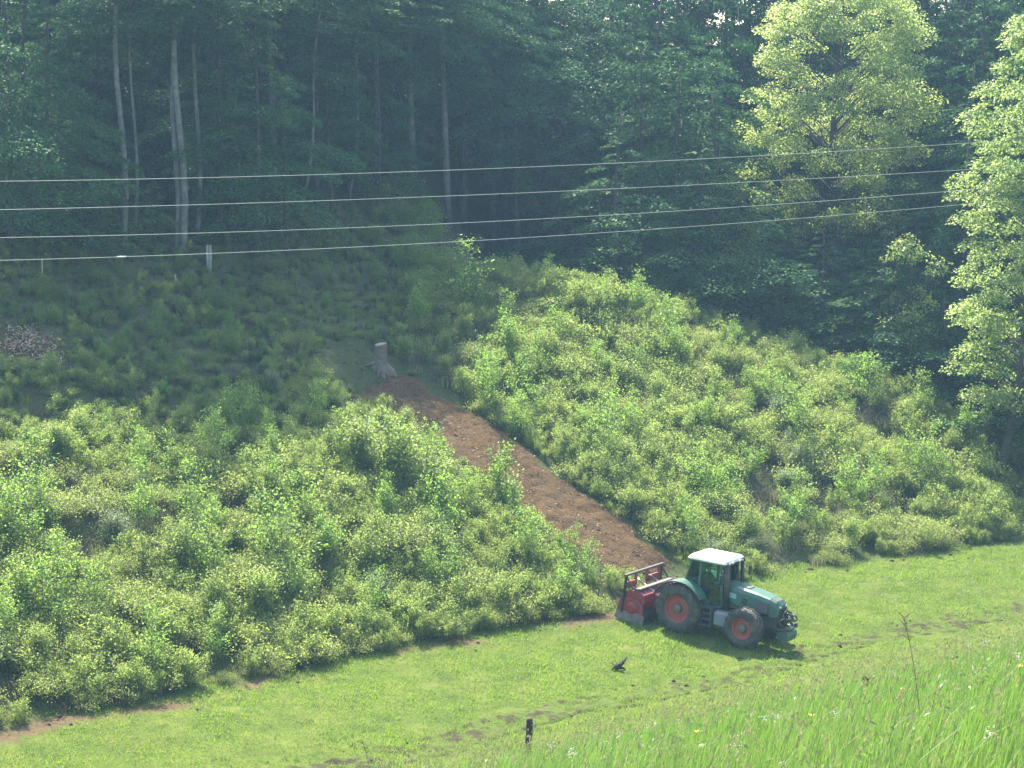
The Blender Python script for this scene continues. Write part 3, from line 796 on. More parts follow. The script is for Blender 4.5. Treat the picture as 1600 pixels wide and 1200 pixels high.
for i in range(6000):
    if nsh >= 290: break
    y = rng.uniform(64, 118); x = rng.uniform(-26, 28)
    if abs(x/y) > .235: continue
    d, s = ds(np.array(x), np.array(y)); d = float(d)
    if d < 1.0 or d > 27: continue
    if x > -4 and y > crest_y(x)+1.5: continue
    ss = float(on_strip(np.array(x), np.array(y)))
    if ss < 2.6: continue
    l_ = float(lit(np.array(x), np.array(y)))
    if l_ < .5 and rng.random() < .25: continue
    if math.hypot(x-tb_[0]+.5, y-tb_[1]+.8) < 1.4: continue
    if math.hypot(x-pb[0], y-pb[1]) < 2.2 or (l_ < .5 and d > 21 and rng.random() < .4): continue
    if not try_place(x, y, 1.05): continue
    r_ = rng.random()
    kd = 'bramble' if r_ < .24 else 'shrub' if r_ < .54 else 'sapling' if r_ < .89 else 'grey_bush'
    # which side of the brown strip
    a = STRIP[0]; b_ = STRIP[-1]; left = (b_[0]-a[0])*(y-a[1]) - (b_[1]-a[1])*(x-a[0]) < 0
    zone = 'in the shaded upper slope below the wood' if l_ < .5 else ('in the sunlit thicket between brown strip and lower meadow' if left else 'on the sunlit spur beyond the brown strip')
    if l_ < .5: place = 'on the shaded slope near the wood edge' if d > 19 else 'on the shaded slope around the stump' if x > -9 else 'on the lower shaded slope, outer end'
    elif left: place = 'close beside the brown strip, lower side' if ss < 4.2 else 'along the meadow edge of the lower thicket' if d < 4 else 'just below the shade in the lower thicket' if d > 11 else 'amid the lower thicket'
    else: place = 'close beside the brown strip, spur side' if ss < 4.2 else 'along the crest of the sunlit spur' if y > crest_y(x)-6 else 'at the foot of the sunlit spur by the meadow' if d < 4 else 'halfway up the sunlit spur'
    look = {'bramble': 'low spreading bramble bush', 'shrub': 'rounded many-stemmed leafy shrub', 'sapling': 'upright narrow sapling', 'grey_bush': 'pale grey-green bush'}[kd]
    small = .86 if l_ > .5 else .55
    sc = rng.uniform(.55, 1.2)*small*(.85 if d < 2.0 else 1.2 if d < 9 and left else 1)
    if kd == 'sapling' and l_ > .5: sc *= 1.4
    szw = 'small ' if sc < .68 else 'large ' if sc > 1.0 else 'middle-sized '
    put_shrub(kd, int(rng.integers(0, 5)), x, y, sc, szw+look+' '+place, 'sapling' if kd == 'sapling' else 'bush', {'bramble': 'bramble bushes ', 'shrub': 'leafy shrubs ', 'sapling': 'saplings ', 'grey_bush': 'grey-green bushes '}[kd]+zone, rng.uniform(.9, 1.25))
    nsh += 1

# dry pinkish slash pile at the outer slope
p = spot(42, 540); n = 900
q = rng.normal(size=(n, 3))*np.array([.75, .9, .12]); q[:, 2] = np.abs(q[:, 2])+.05+height(p[0]+q[:, 0], p[1]+q[:, 1])-p[2]
PINK = leaf_mat('dry_slash', (.42, .28, .18), (.74, .55, .38), (.3, .2, .12), .2, .2, .0)
o = empty('brush_pile', tuple(p)); link('dead_leaves', leaves('dead_leaves', q, rnd3(n)*np.array([1, 1, .4]), rnd3(n)*.6+np.array([0, 0, 1]), .10+.14*rng.random(n), .05, PINK, rng.random(n)), o)
tw = MB()
for k in range(40):
    a = rng.random()*6.283; q = rnd3(1)[0]*np.array([.7, .8, 0]); q[2] = hz(p[0]+q[0], p[1]+q[1])-p[2]+.05
    tw.tube([tuple(q), tuple(q+np.array([math.cos(a)*.6, math.sin(a)*.6, .2*rng.random()]))], [.018, .008], 4, cap=False)
tw.build('twigs', TWIG, o); tag(o, 'pinkish brown pile of dry brush on the outer slope at the shade edge', 'brush pile')

# ------------------------------------------------------------------ clods and chips on the brown strip, ruts and slope foot
def clod_mesh(P, size, mat, name, flat=.55):
    base = np.array([(1, 0, 0), (-1, 0, 0), (0, 1, 0), (0, -1, 0), (0, 0, 1), (0, 0, -1.)])
    f8 = np.array([(0, 2, 4), (2, 1, 4), (1, 3, 4), (3, 0, 4), (2, 0, 5), (1, 2, 5), (3, 1, 5), (0, 3, 5)])
    n = len(P); V = base[None]*(.6+.8*rng.random((n, 6, 1)))*np.asarray(size)[:, None, None]
    V[:, :, 2] *= flat
    a = rng.random(n)*6.28; c_, s_ = np.cos(a)[:, None], np.sin(a)[:, None]
    V = np.stack([V[..., 0]*c_-V[..., 1]*s_, V[..., 0]*s_+V[..., 1]*c_, V[..., 2]], -1) + P[:, None]
    F = (f8[None] + (np.arange(n)*6)[:, None, None]).reshape(-1, 3)
    return np_mesh(name, V.reshape(-1, 3), F, mat)
n = 2400
k = rng.random(n)*(len(STRIP)-1); i0 = np.minimum(k.astype(int), len(STRIP)-2); fr = (k-i0)[:, None]
cp = STRIP[i0]*(1-fr)+STRIP[i0+1]*fr + rng.normal(size=(n, 2))*.8
cz = height(cp[:, 0], cp[:, 1]) + .06
CLOD = plain('soil_clod', (.12, .07, .045), .95, var=.5, scale=3, spec=.1)
tag(link('soil_clods', clod_mesh(np.c_[cp, cz], .02+.06*rng.random(n)**4, CLOD, 'soil_clods')), 'loose dark soil clods on the brown strip', 'clods', kind='stuff')
n = 2600
k = rng.random(n)*(len(STRIP)-1); i0 = np.minimum(k.astype(int), len(STRIP)-2); fr = (k-i0)[:, None]
cp = STRIP[i0]*(1-fr)+STRIP[i0+1]*fr + rng.normal(size=(n, 2))*.95
cz = height(cp[:, 0], cp[:, 1]) + .10
CHIP = leaf_mat('wood_chip', (.10, .06, .035), (.26, .17, .10), (.1, .06, .04), .1, .2, .0)
tag(link('wood_chips', leaves('wood_chips', np.c_[cp, cz], rnd3(n)*np.array([1, 1, .35]), rnd3(n)+np.array([0, 0, 1.2]), .05+.1*rng.random(n), .03, CHIP, rng.random(n))), 'shredded wood chips strewn over the brown strip', 'chips', kind='stuff')
n = 800
s_ = rng.uniform(18, 84, n); off = np.where(rng.random(n) < .6, -8.0+rng.normal(size=n)*.5, -.25+rng.normal(size=n)*.45)
pp_ = SV*s_[:, None] + NV*(np.interp(s_, ES, EV)+off)[:, None]
keepm = vnoise(s_*.6, off*0, 5) > .42
pp_ = pp_[keepm]
tag(link('turf_clods', clod_mesh(np.c_[pp_, height(pp_[:, 0], pp_[:, 1])+.02], .03+.10*rng.random(len(pp_))**3, plain('turf_clod', (.06, .045, .025), .95, var=.4, scale=2, spec=.1), 'turf_clods')), 'dark clods thrown up along the ruts and slope foot', 'clods', kind='stuff')

# ------------------------------------------------------------------ grass
def blades(P, L, wd, mat, name, seg=3, bend=.5, lv=None, wind=(0.15, -.1)):
    n = len(P); az = rng.random(n)*6.283
    o = np.stack([np.cos(az), np.sin(az), 0*az], 1); sd = np.stack([-o[:, 1], o[:, 0], 0*az], 1)
    bn = bend*rng.random(n)**1.5
    rows = []
    for k in range(seg+1):
        t_ = k/seg
        c_ = P + o*(L*bn*t_*t_)[:, None] + np.array([wind[0], wind[1], 0])*(L*t_*t_)[:, None] + np.array([0, 0, 1])*(L*(t_-.35*bn*t_*t_))[:, None]
        w_ = (wd*(1-.9*t_**1.5))[:, None]*.5
        rows += [c_-sd*w_, c_+sd*w_]
    V = np.stack(rows, 1).reshape(-1, 3); m = 2*(seg+1); i = np.arange(n)*m
    F = np.concatenate([np.stack([i+2*k, i+2*k+1, i+2*k+3, i+2*k+2], 1) for k in range(seg)])
    lv = rng.random(n) if lv is None else lv
    return np_mesh(name, V, F, mat, {'lv': ('FACE', np.tile(lv, seg))})
# long grass on the near hillside
n = 210000
yy = 6 + 32*rng.random(n)**.85; aa = rng.uniform(-.13, .25, n); xx = aa*yy
yy_keep = rng.random(n) < np.clip(.35+.65*yy/34, 0, 1)
xx, yy = xx[yy_keep], yy[yy_keep]
cl = fbm(xx*1.3, yy*1.3, 55); L = (.15+.32*rng.random(len(xx))**1.3)*(.5+.95*cl)*np.where(rng.random(len(xx)) < .025, 1.6, 1)
gm = blades(np.stack([xx, yy, height(xx, yy)-.02], 1), L, .004+.005*rng.random(len(xx)), L_GRASS, 'long_grass', 3, .75, np.clip(.25+.6*cl+.25*rng.normal(size=len(xx)), 0, 1))
tag(link('long_grass', gm), 'long lush green grass on the near hillside', 'grass', kind='stuff')
n = 11000
yy = 7 + 30*rng.random(n)**.8; xx = rng.uniform(-.13, .25, n)*yy
k = fbm(xx*.5, yy*.5, 66) > .44; xx, yy = xx[k], yy[k]
gm = blades(np.stack([xx, yy, height(xx, yy)], 1), (.2+.3*rng.random(len(xx))), np.full(len(xx), .0045), L_DRY, 'dry_grass', 3, 1.3, None)
tag(link('dry_grass', gm), 'pale dry stalks between the long green grass', 'grass', kind='stuff')
# seed heads
n = 3000
yy = 8 + 27*rng.random(n)**.75; xx = rng.uniform(-.13, .25, n)*yy
L = .32+.25*rng.random(n); P = np.stack([xx, yy, height(xx, yy)+L], 1)
m3 = 5; PP = np.repeat(P, m3, 0) + rng.normal(size=(n*m3, 3))*np.array([.012, .012, .03])
tag(link('grass_seed_heads', leaves('heads', PP, rnd3(n*m3)*.5+np.array([.2, 0, 1]), rnd3(n*m3), .030, .012, L_DRY, .5+.5*rng.random(n*m3))), 'pale grass flower heads above the long grass', 'grass', kind='stuff')
# broad-leaved weeds and whitish fluffy heads in the long grass
n = 110; m_ = 7
yy = 7.5 + 26*rng.random(n)**.8; xx = rng.uniform(-.12, .25, n)*yy
az = rng.random((n, m_))*6.283; o_ = np.stack([np.cos(az), np.sin(az), 0*az], -1)
P = np.stack([xx, yy, height(xx, yy)+.16], 1)[:, None] + o_*(.05+.09*rng.random((n, m_)))[..., None] + np.array([0, 0, 1])*(.20*rng.random((n, m_)))[..., None]
P = P.reshape(-1, 3); o_ = o_.reshape(-1, 3)
tag(link('meadow_weeds', leaves('weeds', P, o_+np.array([0, 0, .5]), rng.normal(size=P.shape)*.3+np.array([0, 0, 1]), .035+.05*rng.random(len(P)), .016+.012*rng.random(len(P)), L_FERN, .3+.7*rng.random(len(P)))), 'broad-leaved weeds mixed into the long grass', 'weeds', kind='stuff')
n = 50; m_ = 20
yy = 7.5 + 22*rng.random(n)**.8; xx = rng.uniform(-.12, .25, n)*yy
P = np.repeat(np.stack([xx, yy, height(xx, yy)+.22+.2*rng.random(n)], 1), m_, 0) + rng.normal(size=(n*m_, 3))*.018
tag(link('fluffy_heads', leaves('fluff', P, rnd3(n*m_), rnd3(n*m_), .016, .010, leaf_mat('fluff', (.45, .44, .38), (.68, .66, .60), (.5, .5, .45), .4, .2, .0), rng.random(n*m_))), 'whitish fluffy seed heads in the long grass', 'grass', kind='stuff')
# short turf of the meadow
n = 330000
s_ = rng.uniform(10, 90, n); dd = -13.5 + 14.2*rng.random(n)
pp_ = SV*s_[:, None] + NV*(np.interp(s_, ES, EV)+dd)[:, None]
k = (np.abs(pp_[:, 0]/pp_[:, 1]) < .25) & (fbm(pp_[:, 0]*.7, pp_[:, 1]*.7, 77) > .24) & (pp_[:, 1] > 52)
k &= rng.random(n) > 1.3*foot_soil(pp_[:, 0], pp_[:, 1], *ds(pp_[:, 0], pp_[:, 1]))
pp_ = pp_[k]; cl = fbm(pp_[:, 0]*.55, pp_[:, 1]*.55, 78)
gm = blades(np.c_[pp_, height(pp_[:, 0], pp_[:, 1])-.01], (.05+.10*rng.random(len(pp_))**2)*(.2+1.7*cl), np.full(len(pp_), .026), L_LAWN, 'meadow_grass', 1, 1.2, np.clip(1.5*cl-.25+.25*rng.normal(size=len(pp_)), 0, 1))
tag(link('meadow_grass', gm), 'short grazed turf of the meadow strip', 'grass', kind='stuff')

# taller tufts left standing in the meadow
n = 1500; m_ = 16
s_ = rng.uniform(14, 88, n); dd = -13 + 13.2*rng.random(n)
c_ = SV*s_[:, None] + NV*(np.interp(s_, ES, EV)+dd)[:, None]
c_ = c_[(np.abs(c_[:, 0]/c_[:, 1]) < .25) & (c_[:, 1] > 54)]
pp_ = np.repeat(c_, m_, 0) + rng.normal(size=(len(c_)*m_, 2))*.09
hh = np.repeat(.07+.15*rng.random(len(c_))**2, m_)*(.6+.7*rng.random(len(pp_)))
gm = blades(np.c_[pp_, height(pp_[:, 0], pp_[:, 1])-.01], hh, np.full(len(pp_), .016), L_GRASS, 'meadow_tufts', 2, .9, np.repeat(rng.random(len(c_)), m_))
tag(link('meadow_tufts', gm), 'scattered taller grass tufts in the meadow strip', 'grass', kind='stuff')

# ------------------------------------------------------------------ buttercups, tall stalks
YEL = plain('buttercup_petal', (.80, .56, .02), .35, var=.1)
STEM = plain('flower_stem', (.07, .12, .03), .6, var=.2)
fl = [(1377, 1070, 'yellow buttercup highest in the long grass'), (1386, 1058, 'smaller yellow buttercup just behind the highest one'), (1408, 1113, 'yellow buttercup below and beside the tall bent stalk'),
      (1267, 1158, 'yellow buttercup alone in the lower middle of the grass'), (1089, 1177, 'yellow buttercup nearest the dark fence post'), (1592, 1078, 'yellow buttercup at the outer edge of the long grass'), (1402, 1043, 'faint yellow buttercup over the grass crest')]
for (u, v, lab) in fl:
    p = spot(u, v+16, 7.0); p[2] = hz(p[0], p[1])
    r = ray(u, v); t_ = p[1]/r[1]; top = CAM_H + r[2]*t_; hh = max(.25, min(.6, top-p[2]))
    o = empty('buttercup', tuple(p))
    MB().tube([(0, 0, 0), (.01, 0, hh*.6), (0, 0, hh)], .0035, 4).build('stem', STEM, o)
    pe = MB()
    for k in range(5):
        a = k*2*math.pi/5; c_, s_ = math.cos(a), math.sin(a)
        pe.add([(0, 0, hh), (.016*c_-.012*s_, .016*s_+.012*c_, hh+.009), (.027*c_, .027*s_, hh+.02), (.016*c_+.012*s_, .016*s_-.012*c_, hh+.009)], [(0, 1, 2, 3)])
    pe.build('petals', YEL, o)
    tag(o, lab, 'flower', 'buttercups in the long grass')
def stalk(u0, v0, u1, v1, lab, y, bend, mat=STEM, r=.0032):
    x0 = (u0-800)/FPX*y; z0 = hz(x0, y); rr = ray(u1, v1); t_ = y/rr[1]; top = np.array([0, 0, CAM_H])+rr*t_
    hh = top[2]-z0; dx = top[0]-x0
    o = empty('tall_stalk', (x0, y, z0-.02))
    q = [(dx*k**1.6*(1), bend*k*k*.3, hh*(k if k < .75 else .75+(k-.75)*.95)) for k in np.linspace(0, 1, 9)]
    MB().tube(q, [r*(1-.5*i/8) for i in range(9)], 5).build('stem', mat, o)
    hd = MB()
    for k in range(16):
        a = rng.random()*6.28; f = .80+.2*rng.random(); b0 = np.array([np.interp(f, np.linspace(0, 1, 9), [z[i] for z in q]) for i in range(3)])
        hd.tube([tuple(b0), tuple(b0+np.array([.05*math.cos(a), .05*math.sin(a), .04]))], [.003, .002], 3, cap=False)
    hd.build('seed_head', L_DRY, o)
    return tag(o, lab, 'plant')
stalk(1456, 1145, 1415, 960, 'tall bent weed stalk rising far above the long grass', 15.0, .2)
stalk(1364, 1115, 1358, 1055, 'dark upright stalk beside the highest buttercup', 17.0, .1)
stalk(1540, 1120, 1536, 1062, 'dark upright stalk in the thick grass towards the outer edge', 17.0, .1)
stalk(582, 1205, 566, 1155, 'thin reddish dry stalk at the low end of the grass crest', 24.0, .1, TWIG)

# ------------------------------------------------------------------ stump, posts, branch, litter in the meadow
p = spot(595, 578)
o = empty('tree_stump', tuple(p))
sb = MB(); nseg = 20; prof = [(-.3, .50), (.0, .42), (.15, .33), (.35, .275), (.7, .26), (1.12, .25)]
v = []
for (z, r) in prof:
    for k in range(nseg):
        a = 2*math.pi*k/nseg; fl_ = 1 + (.55*max(0, math.cos(a*5+.6))**2 if z < .2 else .10*max(0, math.cos(a*5+.6)))*(1 if z > .1 else 1.3) + .05*math.sin(k*3.7)
        v.append((r*fl_*math.cos(a), r*fl_*math.sin(a), z + (.05*math.sin(a+.8) if z > 1 else 0)))
f = [(i*nseg+k, i*nseg+(k+1) % nseg, (i+1)*nseg+(k+1) % nseg, (i+1)*nseg+k) for i in range(len(prof)-1) for k in range(nseg)]
sb.add(v, f, True); sb.build('trunk', STUMPW, o)
ct = MB(); top = v[-nseg:]
ct.add([(a*.985, b_*.985, c_+.006) for a, b_, c_ in top] + [(0, 0, 1.125)], [(k, (k+1) % nseg, nseg) for k in range(nseg)]); ct.build('cut_face', CUTW, o)
for (a, L) in ((-.3, 1.0), (3.6, .8), (-1.7, .7), (5.3, .9)):
    q = [(math.cos(a)*r_, math.sin(a)*r_, z) for r_, z in ((.2, .28), (.45, .12), (.7, .02), (L, -.14))]
    q = [(x_, y_, z_ + (hz(p[0]+x_, p[1]+y_)-p[2])) for x_, y_, z_ in q]
    MB().tube(q, [.10, .075, .05, .02], 7).build('root', STUMPW, o)
tag(o, 'tall weathered tree stump with spreading roots at the top of the brown strip', 'stump')
def post(u, v, h, r, mat, lab, split=False, lean=0.0, name='fence_post'):
    p = spot(u, v); o = empty(name, tuple(p))
    if split:
        for dx in (-r*.62, r*.62):
            MB().box((dx, 0, h/2-.15), (r*1.05, r*1.3, h+.3), Matrix.Rotation(lean+dx*.15, 3, 'Y'), bev=.015).build('half_post', mat, o)
    else:
        m = MB().tube([(0, 0, -.3), (lean*h*.5, 0, h*.5), (lean*h, 0, h*.97), (lean*h, 0, h)], [r, r, r*.95, r*.6], 9)
        m.build('pole', mat, o)
    return tag(o, lab, 'post')
post(327, 424, 1.2, .10, WOODG, 'thick split grey fence post on the shaded slope before the wood', split=True)
post(66, 440, .95, .035, WOODG, 'thin pale stake on the outer shaded slope', lean=.02)
post(275, 452, .65, .03, WOODG, 'short thin stake just downhill of the thick split fence post', lean=-.03)
post(440, 374, 1.1, .03, WOODG, 'thin upright stake at the wood edge under the slanting grey trunk')
# dark post on the near hillside crest
r_ = ray(825, 1122); y = 41.0; x = r_[0]*y/r_[1]; zt = CAM_H + r_[2]*y/r_[1]; z0 = hz(x, y)
o = empty('dark_fence_post', (x, y, z0)); hh = zt-z0
MB().tube([(0, 0, -.4), (.0, 0, hh*.5), (.03, 0, hh*.98), (.03, 0, hh)], [.07, .066, .064, .045], 10).build('pole', WOODD, o)
MB().tube([(-.07, -.02, hh-.1), (.1, -.06, hh-.12)], .008, 5).build('wire_staple', WOODG, o)
tag(o, 'short dark wooden fence post behind the crest of the long grass', 'post')
print('post height', hh)
# upturned root piece in the meadow
p = spot(966, 1048); o = empty('dead_branch', tuple(p))
MB().tube([(-.22, .05, -.02), (-.05, 0, .14), (.10, -.05, .24), (.3, .02, .46)], [.05, .11, .07, .02], 7).tube([(0, 0, .1), (.16, .05, .08), (.3, .1, -.03)], [.06, .04, .015], 6).build('wood', WOODD, o)
tb = MB()
for k in range(14):
    a = rng.random()*6.28; b0 = (.1*math.cos(a), .1*math.sin(a), .12+.1*rng.random())
    tb.tube([b0, (b0[0]+.18*math.cos(a), b0[1]+.18*math.sin(a), b0[2]+.22*rng.random())], [.014, .005], 4, cap=False)
tb.build('twigs', BARKD, o)
tag(o, 'dark upturned piece of dead branch lying on the meadow below the tractor', 'branch')
for (u, v, sz, lab) in ((1158, 1029, .10, 'dark stone-sized clod at the edge of the tractor shadow'), (1239, 1010, .12, 'reddish clod by the front weight of the tractor'),
                        (1243, 1025, .08, 'pale flat chip of wood near the reddish clod')):
    p = spot(u, v)
    me = clod_mesh(np.array([[0, 0, sz*.3]]), np.array([sz]), CLOD if 'pale' not in lab else CUTW, 'clod'); oo = link('clod', me, None, tuple(p)); tag(oo, lab, 'clod')
p = spot(1072, 1044); oo = MB().tube([(-.3, .1, .03), (0, 0, .06), (.3, -.1, .02)], [.012, .018, .01], 5).build('stick', BARKD, None, tuple(p)); tag(oo, 'thin dark stick lying on the meadow between branch and tractor shadow', 'stick')

# ------------------------------------------------------------------ power lines
WIRE = plain('wire_aluminium', (.55, .53, .46), .45, var=.05, spec=.6)
lines = [([(0, 283), (720, 267), (1100, 246), (1545, 222)], 'topmost of the four overhead wires crossing before the wood'),
         ([(0, 328), (720, 304), (1100, 290), (1500, 265)], 'second overhead wire from the top of the four'),
         ([(0, 371), (720, 350), (1100, 325), (1515, 297)], 'third overhead wire, next above the lowest wire'),
         ([(0, 407), (720, 377), (1100, 353), (1520, 318)], 'lowest overhead wire, carrying a small white joint sleeve')]
for i, (pl, lab) in enumerate(lines):
    us = np.array([q[0] for q in pl], float); vv = np.array([q[1] for q in pl], float)
    co = np.polyfit(us, vv, 2)
    def wp(u):
        v = np.polyval(co, u); yw = 86.0 + 19.5*(u/1550.0); r = ray(u, v); t_ = yw/r[1]
        return np.array([0, 0, CAM_H]) + r*t_
    P = [tuple(wp(u)) for u in np.linspace(-260, 1990, 46)]
    o = MB().tube(P, .0095, 5).build('power_line', WIRE)
    tag(o, lab, 'wire', 'overhead power wires')
    if i == 3:
        a, b_ = wp(183), wp(197)
        MB().tube([tuple(a), tuple(b_)], .030, 8).build('joint_sleeve', plain('white_sleeve', (.62, .60, .55), .5, var=.05), o)

# ------------------------------------------------------------------ tractor
GREEN = plain('tractor_green', (.030, .125, .095), .42, var=.15, scale=2.5, dirt=(.10, .12, .085), coat=.2)
GREEND = plain('tractor_green_dusty', (.035, .11, .085), .5, var=.15, scale=3, dirt=(.10, .10, .07))
ROOFW = plain('roof_white', (.68, .66, .62), .45, var=.08, scale=3, dirt=(.55, .52, .46))
RUBBER = plain('tyre_rubber', (.045, .043, .038), .85, var=.3, scale=5, dirt=(.12, .105, .075))
RIM = plain('rim_red', (.36, .065, .045), .6, var=.2, scale=5, dirt=(.20, .10, .07))
HUB = plain('hub_grey', (.12, .15, .12), .6, var=.2, dirt=(.14, .12, .08))
CHAS = plain('chassis_grey', (.075, .085, .095), .6, var=.2, scale=3, dirt=(.12, .10, .07))
TANK = plain('tank_grey', (.17, .20, .22), .5, var=.15, scale=3, dirt=(.19, .17, .13))
BLACK = plain('black_plastic', (.018, .018, .019), .5, var=.2)
DARKM = plain('dark_steel', (.05, .05, .05), .5, .4, var=.3, dirt=(.10, .085, .06))
STEEL = plain('bright_steel', (.50, .49, .46), .35, .8, var=.15)
STICK = plain('hood_sticker', (.22, .42, .47), .4, var=.15, scale=14)
MRED = plain('mulcher_red', (.29, .028, .040), .5, var=.2, scale=3, dirt=(.14, .055, .05))
MWORN = plain('mulcher_worn', (.16, .14, .12), .7, var=.35, scale=4, dirt=(.20, .16, .10))
LAMP = plain('lamp_glass', (.75, .73, .68), .15, var=.05)
GLS = bpy.data.materials.new('cab_glass'); GLS.use_nodes = True
t = GLS.node_tree; t.nodes.clear()
ou = N(t, 'ShaderNodeOutputMaterial'); trn = N(t, 'ShaderNodeBsdfTransparent'); trn.inputs[0].default_value = (.62, .80, .76, 1)
gl = N(t, 'ShaderNodeBsdfGlossy'); gl.inputs['Roughness'].default_value = .04; gl.inputs[0].default_value = (.85, .95, .95, 1)
fr = N(t, 'ShaderNodeFresnel'); fr.inputs[0].default_value = 1.5
ms = N(t, 'ShaderNodeMixShader'); t.links.new(fr.outputs[0], ms.inputs[0]); t.links.new(trn.outputs[0], ms.inputs[1]); t.links.new(gl.outputs[0], ms.inputs[2])
t.links.new(ms.outputs[0], ou.inputs[0])

YAW = R(35)
c0 = spot(1057, 988)                       # where the near rear wheel meets the turf
fw = np.array([math.cos(YAW), -math.sin(YAW)]); lf = np.array([math.sin(YAW), math.cos(YAW)])
org = c0[:2] + lf*1.05
def gp(a, b_): 
    q = org + fw*a + lf*b_; return Vector((q[0], q[1], 0))
pr, pf_ = gp(0, 0), gp(2.86, 0); pl_, prr = gp(1.2, 1.0), gp(1.2, -1.0)
# the wheels settle on the mean plane of the turf under them
def gz_(p_): return float(np.mean(height(p_.x + np.array([-.3, 0, .3, 0, 0]), p_.y + np.array([0, .3, 0, -.3, 0]))))
zr = (gz_(gp(0, 1)) + gz_(gp(0, -1)))/2; zf_ = (gz_(gp(2.86, 1)) + gz_(gp(2.86, -1)))/2
slx = (zf_ - zr)/2.86
sly = ((gz_(gp(0, 1)) - gz_(gp(0, -1))) + (gz_(gp(2.86, 1)) - gz_(gp(2.86, -1))))/4
Xa = Vector((fw[0], fw[1], slx)).normalized(); Ya = Vector((lf[0], lf[1], sly)); Za = Xa.cross(Ya).normalized(); Ya = Za.cross(Xa).normalized()
TM = Matrix((Xa, Ya, Za)).transposed().to_4x4(); TM = TM @ Matrix.Scale(.94, 4); TM.translation = Vector((org[0], org[1], zr - .03))
def place(o): o.matrix_world = TM
trac = empty('tractor'); place(trac)
tag(trac, 'teal-green farm tractor with white cab roof and red wheel rims on the meadow', 'tractor')
# wheels
def wheel(x, yc, r, wd, rimr, n_lug, side, name='wheel'):
    """side = -1 shows its outer face towards -y"""
    w_ = empty(name, (x, yc, r)); w_.parent = trac
    h = wd/2
    ty = MB()
    ty.lathe_y([(-h*.80, rimr), (-h*.98, rimr+.05), (-h, (rimr+r)/2), (-h*.93, r-.10), (-h*.72, r-.045), (0, r-.030), (h*.72, r-.045), (h*.93, r-.10), (h, (rimr+r)/2), (h*.98, rimr+.05), (h*.80, rimr)], n=40)
    for k in range(n_lug):
        for sg in (-1, 1):
            a = 2*math.pi*(k + (.5 if sg > 0 else 0))/n_lug
            da = 2*math.pi/n_lug*.85
            def P(yy, ang, rr): return (rr*math.cos(ang), yy, rr*math.sin(ang))
            wdt = .032/r*1.5
            pts = []
            for (yy, aa, rr) in ((sg*.02, a+da, r), (sg*h*.80, a, r-.015), (sg*h*1.0, a-da*.12, r-.12)):
                pts.append((yy, aa, rr))
            for (p0, p1) in zip(pts[:-1], pts[1:]):
                lo0, lo1 = p0[2]-.06, p1[2]-.06
                q = [P(p0[0], p0[1]-wdt, lo0), P(p0[0], p0[1]+wdt, lo0), P(p1[0], p1[1]+wdt, lo1), P(p1[0], p1[1]-wdt, lo1),
                     P(p0[0], p0[1]-wdt, p0[2]), P(p0[0], p0[1]+wdt, p0[2]), P(p1[0], p1[1]+wdt, p1[2]), P(p1[0], p1[1]-wdt, p1[2])]
                ty.hexa(q)
    ty.build('tyre', RUBBER, w_)
    s = side
    rm = MB().lathe_y([(s*h*.82, rimr+.012), (s*h*.80, rimr-.02), (s*h*.62, rimr-.045), (s*h*.30, rimr-.06), (s*h*.22, rimr*.72), (s*h*.30, rimr*.60), (s*h*.34, rimr*.30), (s*h*.34, .02)], n=36)
    rm.lathe_y([(-s*h*.82, rimr+.012), (-s*h*.5, rimr-.05), (-s*h*.2, rimr*.7), (-s*h*.2, .02)], n=24)
    rm.build('rim', RIM, w_)
    hb_ = MB().lathe_y([(s*h*.34, .17), (s*h*.62, .15), (s*h*.72, .11), (s*h*.72, .0)], n=18)
    for k in range(8):
        a = k*math.pi/4; hb_.lathe_y([(s*h*.34, .022), (s*h*.44, .022), (s*h*.44, 0)], (rimr*.46*math.cos(a), 0, rimr*.46*math.sin(a)), 6, False)
    hb_.build('hub', HUB, w_)
    return w_
for sd in (-1, 1):
    wheel(0, sd*1.00, .985, .66, .535, 20, sd)
    wheel(2.86, sd*.98, .80, .54, .41, 18, sd)
# chassis
m = MB()
m.box((.15, 0, .98), (1.1, .55, .62), bev=.05).box((1.55, 0, .95), (2.4, .50, .55), bev=.05).box((3.25, 0, 1.0), (1.15, .46, .42), bev=.04)
m.tube([(0, -1.0, .985), (0, 1.0, .985)], .16, 12).tube([(2.86, -.95, .80), (2.86, .95, .80)], .11, 10).box((2.86, 0, .80), (.5, .6, .32), bev=.06)
m.build('chassis', CHAS, trac)
# hood: long bonnet falling forward
def hood_ring(x, w_, zb, zt, cr):
    return [(x, -w_, zb), (x, -w_, zt-cr*1.6), (x, -w_+cr*.35, zt-cr*.45), (x, -w_+cr*1.2, zt), (x, w_-cr*1.2, zt), (x, w_-cr*.35, zt-cr*.45), (x, w_, zt-cr*1.6), (x, w_, zb)]
rings = [hood_ring(1.50, .46, 1.30, 2.20, .12), hood_ring(2.2, .46, 1.32, 2.16, .12), hood_ring(3.0, .44, 1.36, 2.07, .12), hood_ring(3.55, .41, 1.36, 1.98, .12)]
m = MB(); v = [p_ for r_ in rings for p_ in r_]
m.add(v, [(i*8+k, i*8+k+1, (i+1)*8+k+1, (i+1)*8+k) for i in range(3) for k in range(7)] + [tuple(range(8)), tuple(range(31, 23, -1))])
m.build('hood', GREEN, trac)
nr = [hood_ring(3.552, .405, 1.30, 1.975, .12), hood_ring(3.80, .39, 1.24, 1.90, .14), hood_ring(3.95, .34, 1.22, 1.74, .16)]
m = MB(); v = [p_ for r_ in nr for p_ in r_]
